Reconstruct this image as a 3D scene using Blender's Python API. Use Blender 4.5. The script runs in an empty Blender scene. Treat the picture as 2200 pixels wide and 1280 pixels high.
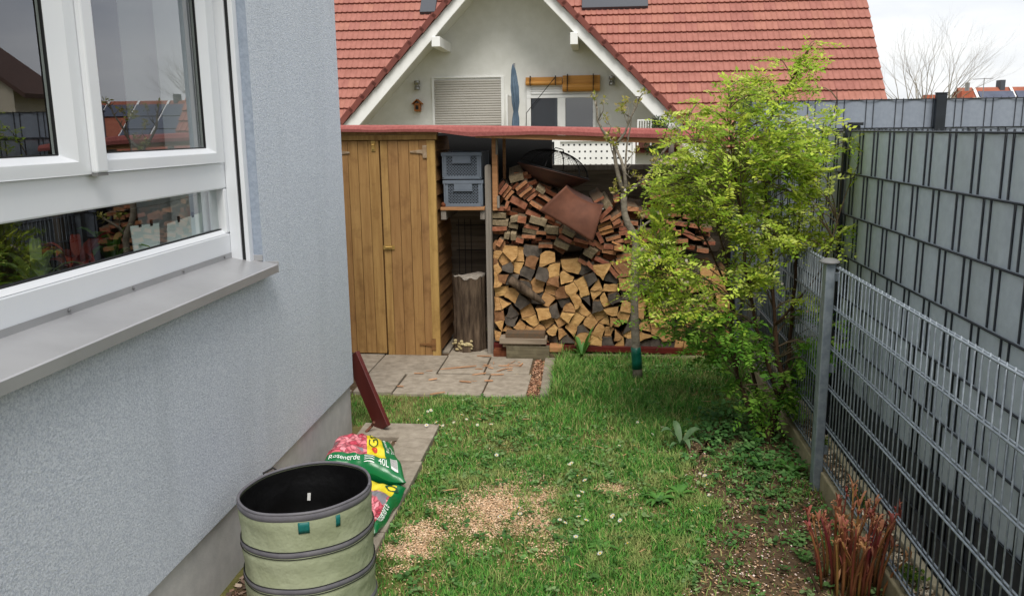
import bpy, math, random
import numpy as np
from mathutils import Vector, Matrix, Quaternion
R_ = math.radians
random.seed(11); rng = np.random.default_rng(5)
scene = bpy.context.scene
C = scene.collection

# ------------------------------------------------------------------ camera
EYE = 1.70
F_PX, PITCH, YAW, ROLL = 1800.0, R_(11.349), R_(5.938), R_(-0.687)
fwd = Vector((-math.sin(YAW)*math.cos(PITCH), math.cos(YAW)*math.cos(PITCH), -math.sin(PITCH)))
rgt = Vector((math.cos(YAW), math.sin(YAW), 0)); up = rgt.cross(fwd)
rgt2 = math.cos(ROLL)*rgt + math.sin(ROLL)*up
up2 = -math.sin(ROLL)*rgt + math.cos(ROLL)*up
cam_data = bpy.data.cameras.new('camera'); cam = bpy.data.objects.new('camera', cam_data); C.objects.link(cam)
cam_data.sensor_width = 36; cam_data.lens = 36*F_PX/2200; cam_data.sensor_fit = 'HORIZONTAL'
cam_data.clip_start = 0.05; cam_data.clip_end = 2000
cam.matrix_world = Matrix(((rgt2.x, up2.x, -fwd.x, 0), (rgt2.y, up2.y, -fwd.y, 0), (rgt2.z, up2.z, -fwd.z, EYE), (0, 0, 0, 1)))
scene.camera = cam

# ------------------------------------------------------------------ sky and sun (overcast)
world = bpy.data.worlds.new('World'); scene.world = world; world.use_nodes = True
wn = world.node_tree.nodes; wl = world.node_tree.links
bg = wn['Background']; bg.inputs[1].default_value = 0.10
sky = wn.new('ShaderNodeTexSky'); sky.sky_type = 'NISHITA'; sky.sun_disc = False
SUN_EL, SUN_AZ = R_(56), R_(166)
sky.sun_elevation = SUN_EL; sky.sun_rotation = SUN_AZ
tc = wn.new('ShaderNodeTexCoord'); mp = wn.new('ShaderNodeMapping'); mp.inputs['Scale'].default_value = (1.0, 1.0, 3.2)
nz = wn.new('ShaderNodeTexNoise'); nz.inputs['Scale'].default_value = 2.3; nz.inputs['Detail'].default_value = 7; nz.inputs['Roughness'].default_value = .55
rp = wn.new('ShaderNodeValToRGB')
rp.color_ramp.elements[0].position = .36; rp.color_ramp.elements[0].color = (.60, .63, .69, 1)
rp.color_ramp.elements[1].position = .66; rp.color_ramp.elements[1].color = (1.0, .99, .98, 1)
sc_ = wn.new('ShaderNodeVectorMath'); sc_.operation = 'SCALE'; sc_.inputs['Scale'].default_value = 5.3
mx = wn.new('ShaderNodeMixRGB'); mx.inputs[0].default_value = .93
wl.new(tc.outputs['Generated'], mp.inputs[0]); wl.new(mp.outputs[0], nz.inputs['Vector']); wl.new(nz.outputs['Fac'], rp.inputs[0])
wl.new(rp.outputs[0], sc_.inputs[0]); wl.new(sky.outputs[0], mx.inputs[1]); wl.new(sc_.outputs[0], mx.inputs[2]); wl.new(mx.outputs[0], bg.inputs[0])
sun_d = bpy.data.lights.new('sun', 'SUN'); sun_d.energy = 1.5; sun_d.angle = R_(28); sun_d.color = (1.0, .96, .90)
sun = bpy.data.objects.new('sun', sun_d); C.objects.link(sun)
sdir = Vector((math.sin(SUN_AZ)*math.cos(SUN_EL), math.cos(SUN_AZ)*math.cos(SUN_EL), math.sin(SUN_EL)))
sun.rotation_euler = (-sdir).to_track_quat('-Z', 'Y').to_euler()
scene.view_settings.view_transform = 'Standard'; scene.view_settings.look = 'None'
scene.view_settings.exposure = 1.15; scene.view_settings.gamma = 1.0; scene.view_settings.use_curve_mapping = False
scene.render.engine = 'CYCLES'
scene.cycles.use_denoising = True; scene.cycles.max_bounces = 8; scene.cycles.transparent_max_bounces = 12
scene.cycles.caustics_reflective = False; scene.cycles.caustics_refractive = False

# ------------------------------------------------------------------ survey helper: where a sight line meets a known plane of the place
def P(x, y, X=None, Y=None, Z=None):
    d = fwd + rgt2*((x-1100)/F_PX) + up2*((640-y)/F_PX)
    t = X/d.x if X is not None else Y/d.y if Y is not None else (Z-EYE)/d.z
    return Vector((d.x*t, d.y*t, EYE+d.z*t))
def proj(p):
    d = Vector(p)-Vector((0, 0, EYE)); z = d.dot(fwd)
    return 1100+F_PX*d.dot(rgt2)/z, 640-F_PX*d.dot(up2)/z

# ------------------------------------------------------------------ materials
def srgb(r, g, b):
    f = lambda c: ((c/255+.055)/1.055)**2.4 if c > 10 else c/255/12.92
    return (f(r), f(g), f(b), 1)
MATS = {}
def M(name, a, b=None, rough=.7, scale=4, stretch=(1, 1, 1), detail=5, lo=.35, hi=.65, bump=0, bscale=60, bstretch=(1, 1, 1),
      metal=0, rnd=0, hue=0, spec=.4, c=None, cscale=1.3, camt=.5, cstretch=(1, 1, 1), sheen=0, transl=0, attr=None):
    m = bpy.data.materials.new(name); m.use_nodes = True; MATS[name] = m
    n = m.node_tree.nodes; l = m.node_tree.links; pb = n['Principled BSDF']
    pb.inputs['Roughness'].default_value = rough; pb.inputs['Metallic'].default_value = metal
    pb.inputs['Specular IOR Level'].default_value = spec
    t = n.new('ShaderNodeTexCoord'); oi = n.new('ShaderNodeObjectInfo')
    off = n.new('ShaderNodeVectorMath'); off.operation = 'SCALE'; off.inputs[0].default_value = (37, 23, 51); l.new(oi.outputs['Random'], off.inputs['Scale'])
    ad = n.new('ShaderNodeVectorMath'); ad.operation = 'ADD'; l.new(t.outputs['Object'], ad.inputs[0]); l.new(off.outputs[0], ad.inputs[1])
    def noise(sc, st, det=5, rg=.6):
        mpn = n.new('ShaderNodeMapping'); mpn.inputs['Scale'].default_value = st; l.new(ad.outputs[0], mpn.inputs[0])
        q = n.new('ShaderNodeTexNoise'); q.inputs['Scale'].default_value = sc; q.inputs['Detail'].default_value = det; q.inputs['Roughness'].default_value = rg
        l.new(mpn.outputs[0], q.inputs['Vector']); return q.outputs['Fac']
    def ramp(fac, c0, c1, p0, p1):
        r = n.new('ShaderNodeValToRGB'); r.color_ramp.elements[0].position = p0; r.color_ramp.elements[1].position = p1
        r.color_ramp.elements[0].color = c0; r.color_ramp.elements[1].color = c1; l.new(fac, r.inputs[0]); return r.outputs[0]
    if attr:
        at = n.new('ShaderNodeAttribute'); at.attribute_name = attr; col = at.outputs['Color']
    else:
        col = ramp(noise(scale, stretch, detail), a, b or a, lo, hi)
    if c:
        mk = n.new('ShaderNodeMixRGB'); f = ramp(noise(cscale, cstretch, 6, .65), (0, 0, 0, 1), (1, 1, 1, 1), .52, .52+.28)
        mm = n.new('ShaderNodeMath'); mm.operation = 'MULTIPLY'; mm.inputs[1].default_value = camt; l.new(f, mm.inputs[0])
        l.new(mm.outputs[0], mk.inputs[0]); l.new(col, mk.inputs[1]); mk.inputs[2].default_value = c; col = mk.outputs[0]
    if rnd or hue:
        h = n.new('ShaderNodeHueSaturation')
        for inp, amt, base in (('Value', rnd, 1), ('Hue', hue, .5)):
            mr = n.new('ShaderNodeMapRange'); mr.inputs['To Min'].default_value = base-amt; mr.inputs['To Max'].default_value = base+amt
            l.new(oi.outputs['Random'], mr.inputs['Value']); l.new(mr.outputs[0], h.inputs[inp])
        l.new(col, h.inputs['Color']); col = h.outputs[0]
    l.new(col, pb.inputs['Base Color'])
    if bump:
        bp = n.new('ShaderNodeBump'); bp.inputs['Strength'].default_value = 1; bp.inputs['Distance'].default_value = bump
        l.new(noise(bscale, bstretch, 4), bp.inputs['Height']); l.new(bp.outputs[0], pb.inputs['Normal'])
    if transl:
        tr = n.new('ShaderNodeBsdfTranslucent'); l.new(col, tr.inputs[0]); ms = n.new('ShaderNodeMixShader'); ms.inputs[0].default_value = transl
        l.new(pb.outputs[0], ms.inputs[1]); l.new(tr.outputs[0], ms.inputs[2]); l.new(ms.outputs[0], n['Material Output'].inputs[0])
    return m

def glass_mat(name, tint=(.85, .9, .88, 1), ior=1.9, boost=1.0, gloss=(1, 1, 1, 1)):
    m = bpy.data.materials.new(name); m.use_nodes = True; n = m.node_tree.nodes; l = m.node_tree.links
    n.remove(n['Principled BSDF'])
    tr = n.new('ShaderNodeBsdfTransparent'); tr.inputs[0].default_value = tint
    gl = n.new('ShaderNodeBsdfGlossy'); gl.inputs['Roughness'].default_value = .004; gl.inputs[0].default_value = gloss
    fr = n.new('ShaderNodeLayerWeight'); fr.inputs['Blend'].default_value = .5      # symmetric on both sides of a single pane
    pw = n.new('ShaderNodeMath'); pw.operation = 'POWER'; pw.inputs[1].default_value = ior; l.new(fr.outputs['Facing'], pw.inputs[0])
    mu = n.new('ShaderNodeMath'); mu.operation = 'MULTIPLY_ADD'; mu.inputs[1].default_value = boost; mu.inputs[2].default_value = .12; mu.use_clamp = True
    mix = n.new('ShaderNodeMixShader'); l.new(pw.outputs[0], mu.inputs[0]); l.new(mu.outputs[0], mix.inputs[0]); l.new(tr.outputs[0], mix.inputs[1]); l.new(gl.outputs[0], mix.inputs[2])
    l.new(mix.outputs[0], n['Material Output'].inputs[0]); MATS[name] = m; return m

# ------------------------------------------------------------------ mesh builder
class MB:
    def __init__(s): s.v = []; s.f = []; s.m = []
    def add(s, vs, fs, mi=0):
        o = len(s.v); s.v += [tuple(p) for p in vs]; s.f += [tuple(i+o for i in q) for q in fs]; s.m += [mi]*len(fs); return s
    def box(s, x0, x1, y0, y1, z0, z1, mi=0, mat=None):
        vs = [Vector((x, y, z)) for x in (x0, x1) for y in (y0, y1) for z in (z0, z1)]
        if mat is not None: vs = [mat @ p for p in vs]
        return s.add(vs, [(0, 1, 3, 2), (4, 6, 7, 5), (0, 4, 5, 1), (2, 3, 7, 6), (0, 2, 6, 4), (1, 5, 7, 3)], mi)
    def cbox(s, c, e, rot=None, mi=0):
        m = Matrix.Translation(c) @ (rot.to_matrix().to_4x4() if rot is not None else Matrix())
        return s.box(-e[0]/2, e[0]/2, -e[1]/2, e[1]/2, -e[2]/2, e[2]/2, mi, m)
    def beam(s, a, b, w, h, upv=(0, 0, 1), mi=0):
        a = Vector(a); b = Vector(b); d = b-a; L = d.length; d.normalize(); u = Vector(upv); sd = d.cross(u)
        if sd.length < 1e-5: sd = d.cross(Vector((1, 0, 0)))
        sd.normalize(); u = sd.cross(d)
        mt = Matrix(((d.x, sd.x, u.x, a.x), (d.y, sd.y, u.y, a.y), (d.z, sd.z, u.z, a.z), (0, 0, 0, 1)))
        return s.box(0, L, -w/2, w/2, -h/2, h/2, mi, mt)
    def tube(s, pts, r, n=6, mi=0, cap=True):
        pts = [Vector(p) for p in pts]; k = len(pts); rr = list(r) if hasattr(r, '__len__') else [r]*k
        vs = []; prev = None
        for i, p in enumerate(pts):
            d = (pts[min(i+1, k-1)]-pts[max(i-1, 0)]).normalized()
            if prev is None:
                a = d.cross(Vector((0, 0, 1)));  a = a if a.length > .1 else d.cross(Vector((1, 0, 0)))
            else: a = prev-d*prev.dot(d)
            a.normalize(); prev = a; b = d.cross(a)
            vs += [p+(a*math.cos(2*math.pi*j/n)+b*math.sin(2*math.pi*j/n))*rr[i] for j in range(n)]
        fs = [(i*n+j, i*n+(j+1) % n, (i+1)*n+(j+1) % n, (i+1)*n+j) for i in range(k-1) for j in range(n)]
        if cap: fs += [tuple(range(n-1, -1, -1)), tuple((k-1)*n+j for j in range(n))]
        return s.add(vs, fs, mi)
    def lathe(s, prof, n=32, mi=0, mat=None, closed=False):
        vs = [Vector((r*math.cos(2*math.pi*j/n), r*math.sin(2*math.pi*j/n), z)) for r, z in prof for j in range(n)]
        if mat is not None: vs = [mat @ p for p in vs]
        k = len(prof)
        fs = [(i*n+j, i*n+(j+1) % n, (i+1)*n+(j+1) % n, (i+1)*n+j) for i in range(k-1) for j in range(n)]
        return s.add(vs, fs, mi)
    def prism(s, poly, axis_vec, mi=0, mside=None):
        n = len(poly); d = Vector(axis_vec); a = [Vector(p) for p in poly]; b = [p+d for p in a]
        s.add(a+b, [tuple(range(n-1, -1, -1)), tuple(range(n, 2*n))], mi)
        o = len(s.v)-2*n
        fs = [(o+i, o+(i+1) % n, o+n+(i+1) % n, o+n+i) for i in range(n)]
        s.f += fs; s.m += [mi if mside is None else mside]*n; return s
    def grid(s, fn, nu, nv, mi=0):
        vs = [fn(i/nu, j/nv) for i in range(nu+1) for j in range(nv+1)]
        fs = [(i*(nv+1)+j, (i+1)*(nv+1)+j, (i+1)*(nv+1)+j+1, i*(nv+1)+j+1) for i in range(nu) for j in range(nv)]
        return s.add(vs, fs, mi)
    def mesh(s, name, mats, smooth=False):
        me = bpy.data.meshes.new(name); me.from_pydata(s.v, [], s.f)
        for m in (mats if isinstance(mats, (list, tuple)) else [mats]): me.materials.append(m)
        if any(s.m): me.polygons.foreach_set('material_index', s.m)
        if smooth: me.polygons.foreach_set('use_smooth', [True]*len(s.f))
        me.update(); return me
    def build(s, name, mats, parent=None, smooth=False, bevel=0, loc=None, fixn=True):
        me = s.mesh(name, mats, smooth)
        if fixn:
            import bmesh
            bm = bmesh.new(); bm.from_mesh(me); bmesh.ops.recalc_face_normals(bm, faces=bm.faces); bm.to_mesh(me); bm.free()
        o = put(name, me, parent, loc)
        if bevel:
            b = o.modifiers.new('bevel', 'BEVEL'); b.width = bevel; b.segments = 2; b.limit_method = 'ANGLE'
        return o
def put(name, me, parent=None, loc=None):
    o = bpy.data.objects.new(name, me); C.objects.link(o)
    if parent is not None: o.parent = parent
    if loc is not None: o.location = loc
    return o
def empty(name, loc=(0, 0, 0), label=None, cat=None, group=None):
    o = bpy.data.objects.new(name, None); C.objects.link(o); o.location = loc; o.empty_display_size = .1
    if label: tag(o, label, cat, group)
    return o
def tag(o, label=None, cat=None, group=None, kind=None):
    if label: o['label'] = label
    if cat: o['category'] = cat
    if group: o['group'] = group
    if kind: o['kind'] = kind
    return o
def raw_mesh(name, verts, tris, mat, parent=None, cols=None, kind=None, smooth=False):
    # fast path for large arrays: verts (n,3), faces (m,k)
    me = bpy.data.meshes.new(name); verts = np.asarray(verts, np.float32); tris = np.asarray(tris, np.int32); k = tris.shape[1]
    me.vertices.add(len(verts)); me.vertices.foreach_set('co', verts.ravel())
    me.loops.add(tris.size); me.loops.foreach_set('vertex_index', tris.ravel())
    me.polygons.add(len(tris)); me.polygons.foreach_set('loop_start', np.arange(0, tris.size, k, dtype=np.int32))
    if smooth: me.polygons.foreach_set('use_smooth', np.ones(len(tris), bool))
    if cols is not None:
        ca = me.color_attributes.new('Col', 'FLOAT_COLOR', 'POINT'); ca.data.foreach_set('color', np.asarray(cols, np.float32).ravel())
    me.update(calc_edges=True); me.validate(); me.materials.append(mat)
    o = put(name, me, parent)
    if kind: o['kind'] = kind
    return o
def text_mesh(body, size):
    cu = bpy.data.curves.new('lettering', 'FONT'); cu.body = body; cu.size = size; cu.resolution_u = 3
    o = bpy.data.objects.new('lettering', cu); C.objects.link(o)
    dg = bpy.context.evaluated_depsgraph_get(); me = bpy.data.meshes.new_from_object(o.evaluated_get(dg))
    vs = [v.co.copy() for v in me.vertices]; fs = [tuple(p.vertices) for p in me.polygons]
    bpy.data.objects.remove(o); bpy.data.meshes.remove(me); return vs, fs

# value noise in numpy for scatter masks
_tab = rng.random((64, 64))
def vnoise(x, y, s):
    x = np.asarray(x)*s; y = np.asarray(y)*s; i = np.floor(x).astype(int); j = np.floor(y).astype(int); u = x-i; v = y-j
    u = u*u*(3-2*u); v = v*v*(3-2*v); g = lambda a, b: _tab[a % 64, b % 64]
    return (g(i, j)*(1-u)+g(i+1, j)*u)*(1-v)+(g(i, j+1)*(1-u)+g(i+1, j+1)*u)*v

# ------------------------------------------------------------------ palette
M('render', srgb(181, 189, 202), srgb(215, 221, 229), rough=.92, scale=170, detail=3, lo=.36, hi=.60, bump=.0042, bscale=165, spec=.15, c=srgb(172, 179, 188), cscale=1.4, cstretch=(2.2, 2.2, .3), camt=.45)
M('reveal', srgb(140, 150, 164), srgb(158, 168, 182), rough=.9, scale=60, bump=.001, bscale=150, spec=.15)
M('plinth', srgb(182, 182, 180), srgb(196, 195, 192), rough=.9, scale=14, bump=.0008, bscale=120, c=srgb(168, 166, 160), cscale=3.5, cstretch=(1, 1, 2), camt=.6)
M('pvc', srgb(226, 229, 233), srgb(232, 234, 236), rough=.32, scale=2, spec=.5)
M('rubber', srgb(30, 31, 32), rough=.6)
M('sill_metal', srgb(166, 166, 168), srgb(178, 178, 179), rough=.36, metal=.35, scale=3, c=srgb(150, 149, 148), cscale=5, camt=.35)
M('screw_metal', srgb(150, 150, 150), rough=.3, metal=.9)
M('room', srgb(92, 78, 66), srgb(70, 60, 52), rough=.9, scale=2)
M('soil', srgb(74, 60, 46), srgb(104, 86, 66), rough=1, scale=30, bump=.012, bscale=45, c=srgb(58, 62, 36), cscale=4, camt=.5, spec=.1)
M('lawn_soil', srgb(88, 88, 48), srgb(122, 116, 72), rough=1, scale=14, bump=.012, bscale=60, c=srgb(112, 92, 64), cscale=5, camt=.8, spec=.1)
M('slab', srgb(134, 124, 110), srgb(160, 150, 135), rough=.95, scale=16, bump=.0015, bscale=140, rnd=.08, c=srgb(112, 103, 88), cscale=3.2, camt=.7, spec=.15)
M('concrete', srgb(134, 126, 100), srgb(158, 148, 120), rough=.95, scale=12, bump=.002, bscale=90, c=srgb(104, 100, 66), cscale=4, camt=.8, spec=.15)
M('edging', srgb(168, 160, 134), srgb(188, 180, 156), rough=.95, scale=12, bump=.002, bscale=90, spec=.15)
M('grass', (1, 1, 1, 1), rough=.75, attr='Col', spec=.12, transl=.28)
M('chips', (1, 1, 1, 1), rough=.95, attr='Col', spec=.1)
M('leaf', (1, 1, 1, 1), rough=.6, attr='Col', spec=.2, transl=.42)
M('bark', srgb(96, 80, 62), srgb(128, 112, 92), rough=.95, scale=18, stretch=(1, 1, .25), bump=.004, bscale=60, bstretch=(1, 1, .3), c=srgb(92, 96, 66), cscale=6, camt=.4)
M('bark_grey', srgb(108, 100, 86), srgb(142, 133, 118), rough=.95, scale=24, stretch=(1, 1, 2.2), bump=.003, bscale=70, c=srgb(86, 76, 62), cscale=10, camt=.5)
M('bark_dark', srgb(54, 38, 26), srgb(82, 60, 42), rough=.95, scale=20, stretch=(1, 1, .3), bump=.003, bscale=80)
M('tape', srgb(10, 82, 66), srgb(18, 104, 84), rough=.35, scale=8, bump=.002, bscale=40)
M('galv', srgb(132, 142, 150), srgb(160, 169, 176), rough=.5, metal=.55, scale=22, spec=.5, c=srgb(112, 124, 134), cscale=9, camt=.5)
M('galv_wire', srgb(128, 137, 145), srgb(158, 167, 174), rough=.5, metal=.4, scale=40)
M('cap', srgb(112, 112, 112), srgb(126, 126, 124), rough=.6, scale=10)
M('anthracite', srgb(22, 28, 34), srgb(30, 36, 43), rough=.5, scale=10)
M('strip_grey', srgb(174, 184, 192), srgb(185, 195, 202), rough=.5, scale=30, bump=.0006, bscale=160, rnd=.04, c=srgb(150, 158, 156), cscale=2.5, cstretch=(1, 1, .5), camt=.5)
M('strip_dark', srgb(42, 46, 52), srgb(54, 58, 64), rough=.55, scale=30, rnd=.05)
M('strip_blue', srgb(126, 134, 146), srgb(134, 142, 154), rough=.5, scale=30, rnd=.03)
M('shed_wood', srgb(142, 106, 58), srgb(174, 137, 82), rough=.75, scale=7, stretch=(5, 5, .35), detail=7, lo=.3, hi=.7, rnd=.16, hue=.008, bump=.0012, bscale=26, bstretch=(6, 6, .4), c=srgb(96, 64, 30), cscale=5.5, camt=.75)
M('shed_side', srgb(104, 70, 36), srgb(134, 94, 52), rough=.8, scale=7, stretch=(.5, .4, 6), detail=7, rnd=.1, bump=.001, bscale=26, bstretch=(.4, .4, 6))
M('old_wood', srgb(112, 104, 94), srgb(140, 132, 122), rough=.9, scale=9, stretch=(5, 5, .3), rnd=.1, bump=.001, bscale=40, bstretch=(5, 5, .3))
M('back_board', srgb(116, 102, 86), srgb(150, 136, 118), rough=.95, scale=8, stretch=(.3, 4, 5), rnd=.25, bump=.001, bscale=40, bstretch=(.3, 4, 5))
M('fresh_wood', srgb(150, 104, 66), srgb(178, 130, 88), rough=.8, scale=9, stretch=(.4, 4, 5), rnd=.12)
M('red_wood', srgb(74, 22, 18), srgb(94, 32, 26), rough=.4, scale=5, stretch=(1, 1, .3), c=srgb(60, 18, 14), cscale=3)
M('red_edge', srgb(140, 74, 60), srgb(160, 92, 76), rough=.6, scale=8)
M('felt', srgb(146, 84, 80), srgb(164, 100, 94), rough=.95, scale=60, bump=.001, bscale=220, spec=.1, c=srgb(128, 70, 66), cscale=2, camt=.6)
M('hinge', srgb(176, 156, 132), srgb(150, 122, 90), rough=.45, metal=.4, scale=20)
M('brass', srgb(196, 164, 96), srgb(170, 134, 70), rough=.4, metal=.6, scale=20)
M('crate', srgb(96, 104, 114), srgb(106, 114, 124), rough=.55, scale=6)
M('crate_shade', srgb(46, 50, 56), rough=.8)  # darker crate grey, carries the shade of the inside
M('log_end', srgb(180, 136, 86), srgb(206, 164, 110), rough=.9, scale=26, stretch=(1, 1, 2.5), detail=9, rnd=.16, hue=.006, bump=.004, bscale=90, c=srgb(128, 86, 46), cscale=20, camt=.75, spec=.15)
M('log_end_dark', srgb(72, 66, 60), srgb(104, 95, 86), rough=.95, scale=16, rnd=.25, bump=.003, bscale=90, spec=.1)
M('log_end_brown', srgb(122, 86, 58), srgb(152, 112, 80), rough=.95, scale=16, rnd=.2, bump=.003, bscale=90, spec=.1)
M('log_side', srgb(62, 48, 36), srgb(110, 84, 56), rough=.95, scale=8, stretch=(4, .5, 4), rnd=.3, bump=.003, bscale=60, spec=.1)
M('board_end', srgb(150, 96, 70), srgb(182, 126, 96), rough=.9, scale=40, stretch=(1, 1, 1), rnd=.16, hue=.012, bump=.002, bscale=130, c=srgb(122, 60, 36), cscale=10, camt=.6, spec=.12)
M('board_tan', srgb(184, 128, 82), srgb(206, 150, 100), rough=.9, scale=40, rnd=.08, bump=.002, bscale=130, spec=.12)
M('board_dark', srgb(104, 60, 40), srgb(126, 76, 52), rough=.9, scale=40, rnd=.15, bump=.002, bscale=130, spec=.12)
M('board_grey', srgb(126, 111, 88), srgb(156, 139, 112), rough=.95, scale=14, stretch=(6, .5, 6), rnd=.15, bump=.002, bscale=70, bstretch=(6, .5, 6), spec=.1)
M('board_side', srgb(112, 88, 68), srgb(96, 86, 72), rough=.95, scale=10, stretch=(4, .4, 4), rnd=.2, spec=.1)
M('stump_side', srgb(56, 46, 38), srgb(116, 99, 82), rough=.95, scale=7, stretch=(3, 3, .45), detail=8, bump=.01, bscale=22, bstretch=(2, 2, .4), c=srgb(34, 28, 24), cscale=4, camt=.8, spec=.1)
M('mossy_board', srgb(84, 76, 58), srgb(112, 104, 82), rough=.95, scale=10, stretch=(.4, 3, 5), bump=.002, bscale=50, c=srgb(136, 130, 104), cscale=14, camt=.6)
M('fungus', srgb(196, 182, 140), srgb(168, 150, 108), rough=.95, scale=30, bump=.004, bscale=60)
M('rust', srgb(90, 56, 42), srgb(118, 76, 58), rough=.7, metal=.2, scale=6, detail=8, c=srgb(88, 46, 30), cscale=5, camt=.6, spec=.3)
M('iron', srgb(82, 60, 54), srgb(104, 70, 58), rough=.65, metal=.3, scale=8)
M('iron_black', srgb(34, 32, 32), rough=.6, metal=.3)
M('roof_tile', srgb(150, 98, 85), srgb(162, 108, 95), rough=.72, scale=6, rnd=.08, hue=.004, bump=.0008, bscale=60, spec=.3, c=srgb(124, 80, 68), cscale=4, camt=.5)
M('verge_tile', srgb(104, 54, 46), srgb(118, 64, 54), rough=.7, scale=6, rnd=.1)
M('house_white', srgb(214, 214, 208), srgb(222, 222, 217), rough=.9, scale=5, bump=.0015, bscale=120, c=srgb(204, 204, 198), cscale=.8, camt=.5, spec=.15)
M('trim_white', srgb(222, 222, 218), srgb(230, 230, 227), rough=.6, scale=3)
M('shutter', srgb(168, 164, 156), srgb(176, 172, 164), rough=.6, scale=3, rnd=.03)
M('bamboo', srgb(178, 122, 52), srgb(200, 144, 70), rough=.6, scale=10, stretch=(.3, 2, 14))
M('parasol', srgb(74, 92, 108), srgb(92, 110, 126), rough=.85, scale=6, bump=.004, bscale=12, bstretch=(3, 3, .5))
M('steel', srgb(150, 150, 148), rough=.3, metal=.8)
M('bird_wood', srgb(140, 84, 40), srgb(164, 104, 56), rough=.8, scale=12)
M('slate', srgb(70, 74, 80), rough=.6)
M('black', srgb(16, 16, 17), rough=.7)
M('bin_cloth', srgb(146, 152, 122), srgb(160, 166, 138), rough=.72, scale=5, detail=7, bump=.014, bscale=7, spec=.25, c=srgb(118, 124, 92), cscale=6, camt=.6)
M('bin_band', srgb(92, 90, 96), srgb(106, 104, 108), rough=.6, scale=20)
M('bin_inside', srgb(11, 11, 12), srgb(19, 19, 20), rough=.45, scale=6, bump=.01, bscale=7)
M('bin_patch', srgb(14, 92, 88), srgb(22, 106, 100), rough=.5, scale=20)
M('white_label', srgb(225, 225, 222), rough=.6)
M('lettering_white', srgb(232, 236, 230), rough=.45)
M('lettering_green', srgb(12, 70, 44), rough=.45)
M('label_red', srgb(200, 62, 44), rough=.4)
M('petal', srgb(236, 236, 230), rough=.6, transl=.2)
M('daisy_eye', srgb(220, 180, 40), rough=.7)
M('splinter', srgb(172, 126, 92), srgb(196, 152, 116), rough=.85, scale=20, rnd=.2)
M('solar', srgb(70, 76, 92), srgb(80, 86, 104), rough=.25, spec=.6)
M('far_roof', srgb(140, 78, 58), srgb(156, 92, 70), rough=.8, scale=4)
M('brick_chimney', srgb(160, 84, 62), srgb(176, 100, 76), rough=.85, scale=12)
M('far_bark', srgb(132, 124, 110), srgb(150, 142, 126), rough=.95)
M('cream_wall', srgb(188, 180, 162), srgb(198, 190, 172), rough=.9, scale=3)
M('brown_roof', srgb(78, 58, 52), srgb(92, 70, 62), rough=.8, scale=8)
M('paper', srgb(238, 244, 240), srgb(244, 248, 245), rough=.8)
M('bag_green', srgb(16, 104, 58), srgb(20, 118, 66), rough=.28, spec=.5, scale=3)
M('asphalt', srgb(120, 112, 100), srgb(140, 132, 118), rough=.95, scale=8)
glass_mat('pane', ior=2.2, boost=.66, tint=(.88, .93, .9, 1), gloss=(.92, .93, .97, 1))
glass_mat('pane_dark', ior=2.2, boost=.8, tint=(.6, .62, .62, 1))
m_ = MATS

# ================================================================== SETTING: ground
XW = -1.385            # face of the blue house wall
YC = 4.49              # its corner
XN, XG = 1.075, 1.27   # wire fence, privacy fence
g = MB(); g.add([(-150, -150, 0), (150, -150, 0), (150, 250, 0), (-150, 250, 0)], [(0, 1, 2, 3)])
tag(g.build('ground', m_['lawn_soil'], fixn=False), kind='structure')
# bare soil bed along the wire fence
bed_px = [(1480, 1279), (1490, 1258), (1530, 1080), (1480, 1000), (1440, 945), (1560, 900), (1650, 850)]
bed = [P(x, y, Z=0) for x, y in bed_px]
bed = [Vector((.33, 2.0, 0))] + bed + [Vector((1.06, 5.6, 0))]
bb = MB(); poly = [(p.x, p.y, .004) for p in bed] + [(1.06, 2.0, .004)]
bb.add(poly, [tuple(range(len(poly)))])
tag(bb.build('soil_bed', m_['soil'], fixn=False), kind='structure')
bed_y = np.array([p.y for p in bed]); bed_x = np.array([p.x for p in bed]); _o = np.argsort(bed_y); bed_y = bed_y[_o]; bed_x = bed_x[_o]
def bed_edge(y): return np.interp(y, bed_y, bed_x)

# patio of concrete slabs in front of the cabinet
SLAB_T = .045
pat = MB(); pat.box(-2.3, -.30, 5.17, 7.0, -.05, .004); pat = tag(pat.build('patio', m_['soil']), kind='structure')
def slab(x0, x1, y0, y1, z1, parent, rot=0, mat='slab'):
    b = MB(); cx, cy = (x0+x1)/2, (y0+y1)/2
    b.box(x0-cx, x1-cx, y0-cy, y1-cy, -.04, 0)
    o = b.build('slab', m_[mat], parent, bevel=.005, loc=(cx, cy, z1)); o.rotation_euler = (random.uniform(-.003, .003), random.uniform(-.003, .003), rot); return o
for (x0, x1, y0, y1) in ((-2.25, -1.62, 5.62, 6.2), (-1.61, -1.13, 5.60, 6.09), (-1.12, -.80, 5.63, 6.09), (-.79, -.475, 5.65, 6.09),
                         (-1.60, -1.34, 5.16, 5.59), (-1.33, -.745, 5.15, 5.60), (-.735, -.455, 5.13, 5.63), (-2.2, -1.61, 5.2, 3.3)):
    slab(x0, x1, y0, y1, .022+random.uniform(-.003, .003), pat, random.uniform(-.008, .008))
for (x0, x1, y0, y1) in ((-1.13, -.46, 6.10, 6.6), (-2.25, -1.14, 6.21, 6.8)):
    slab(x0, x1, y0, y1, .020, pat)
slab(-.375, -.30, 5.15, 6.05, .026, pat, .02, 'slab')
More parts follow.
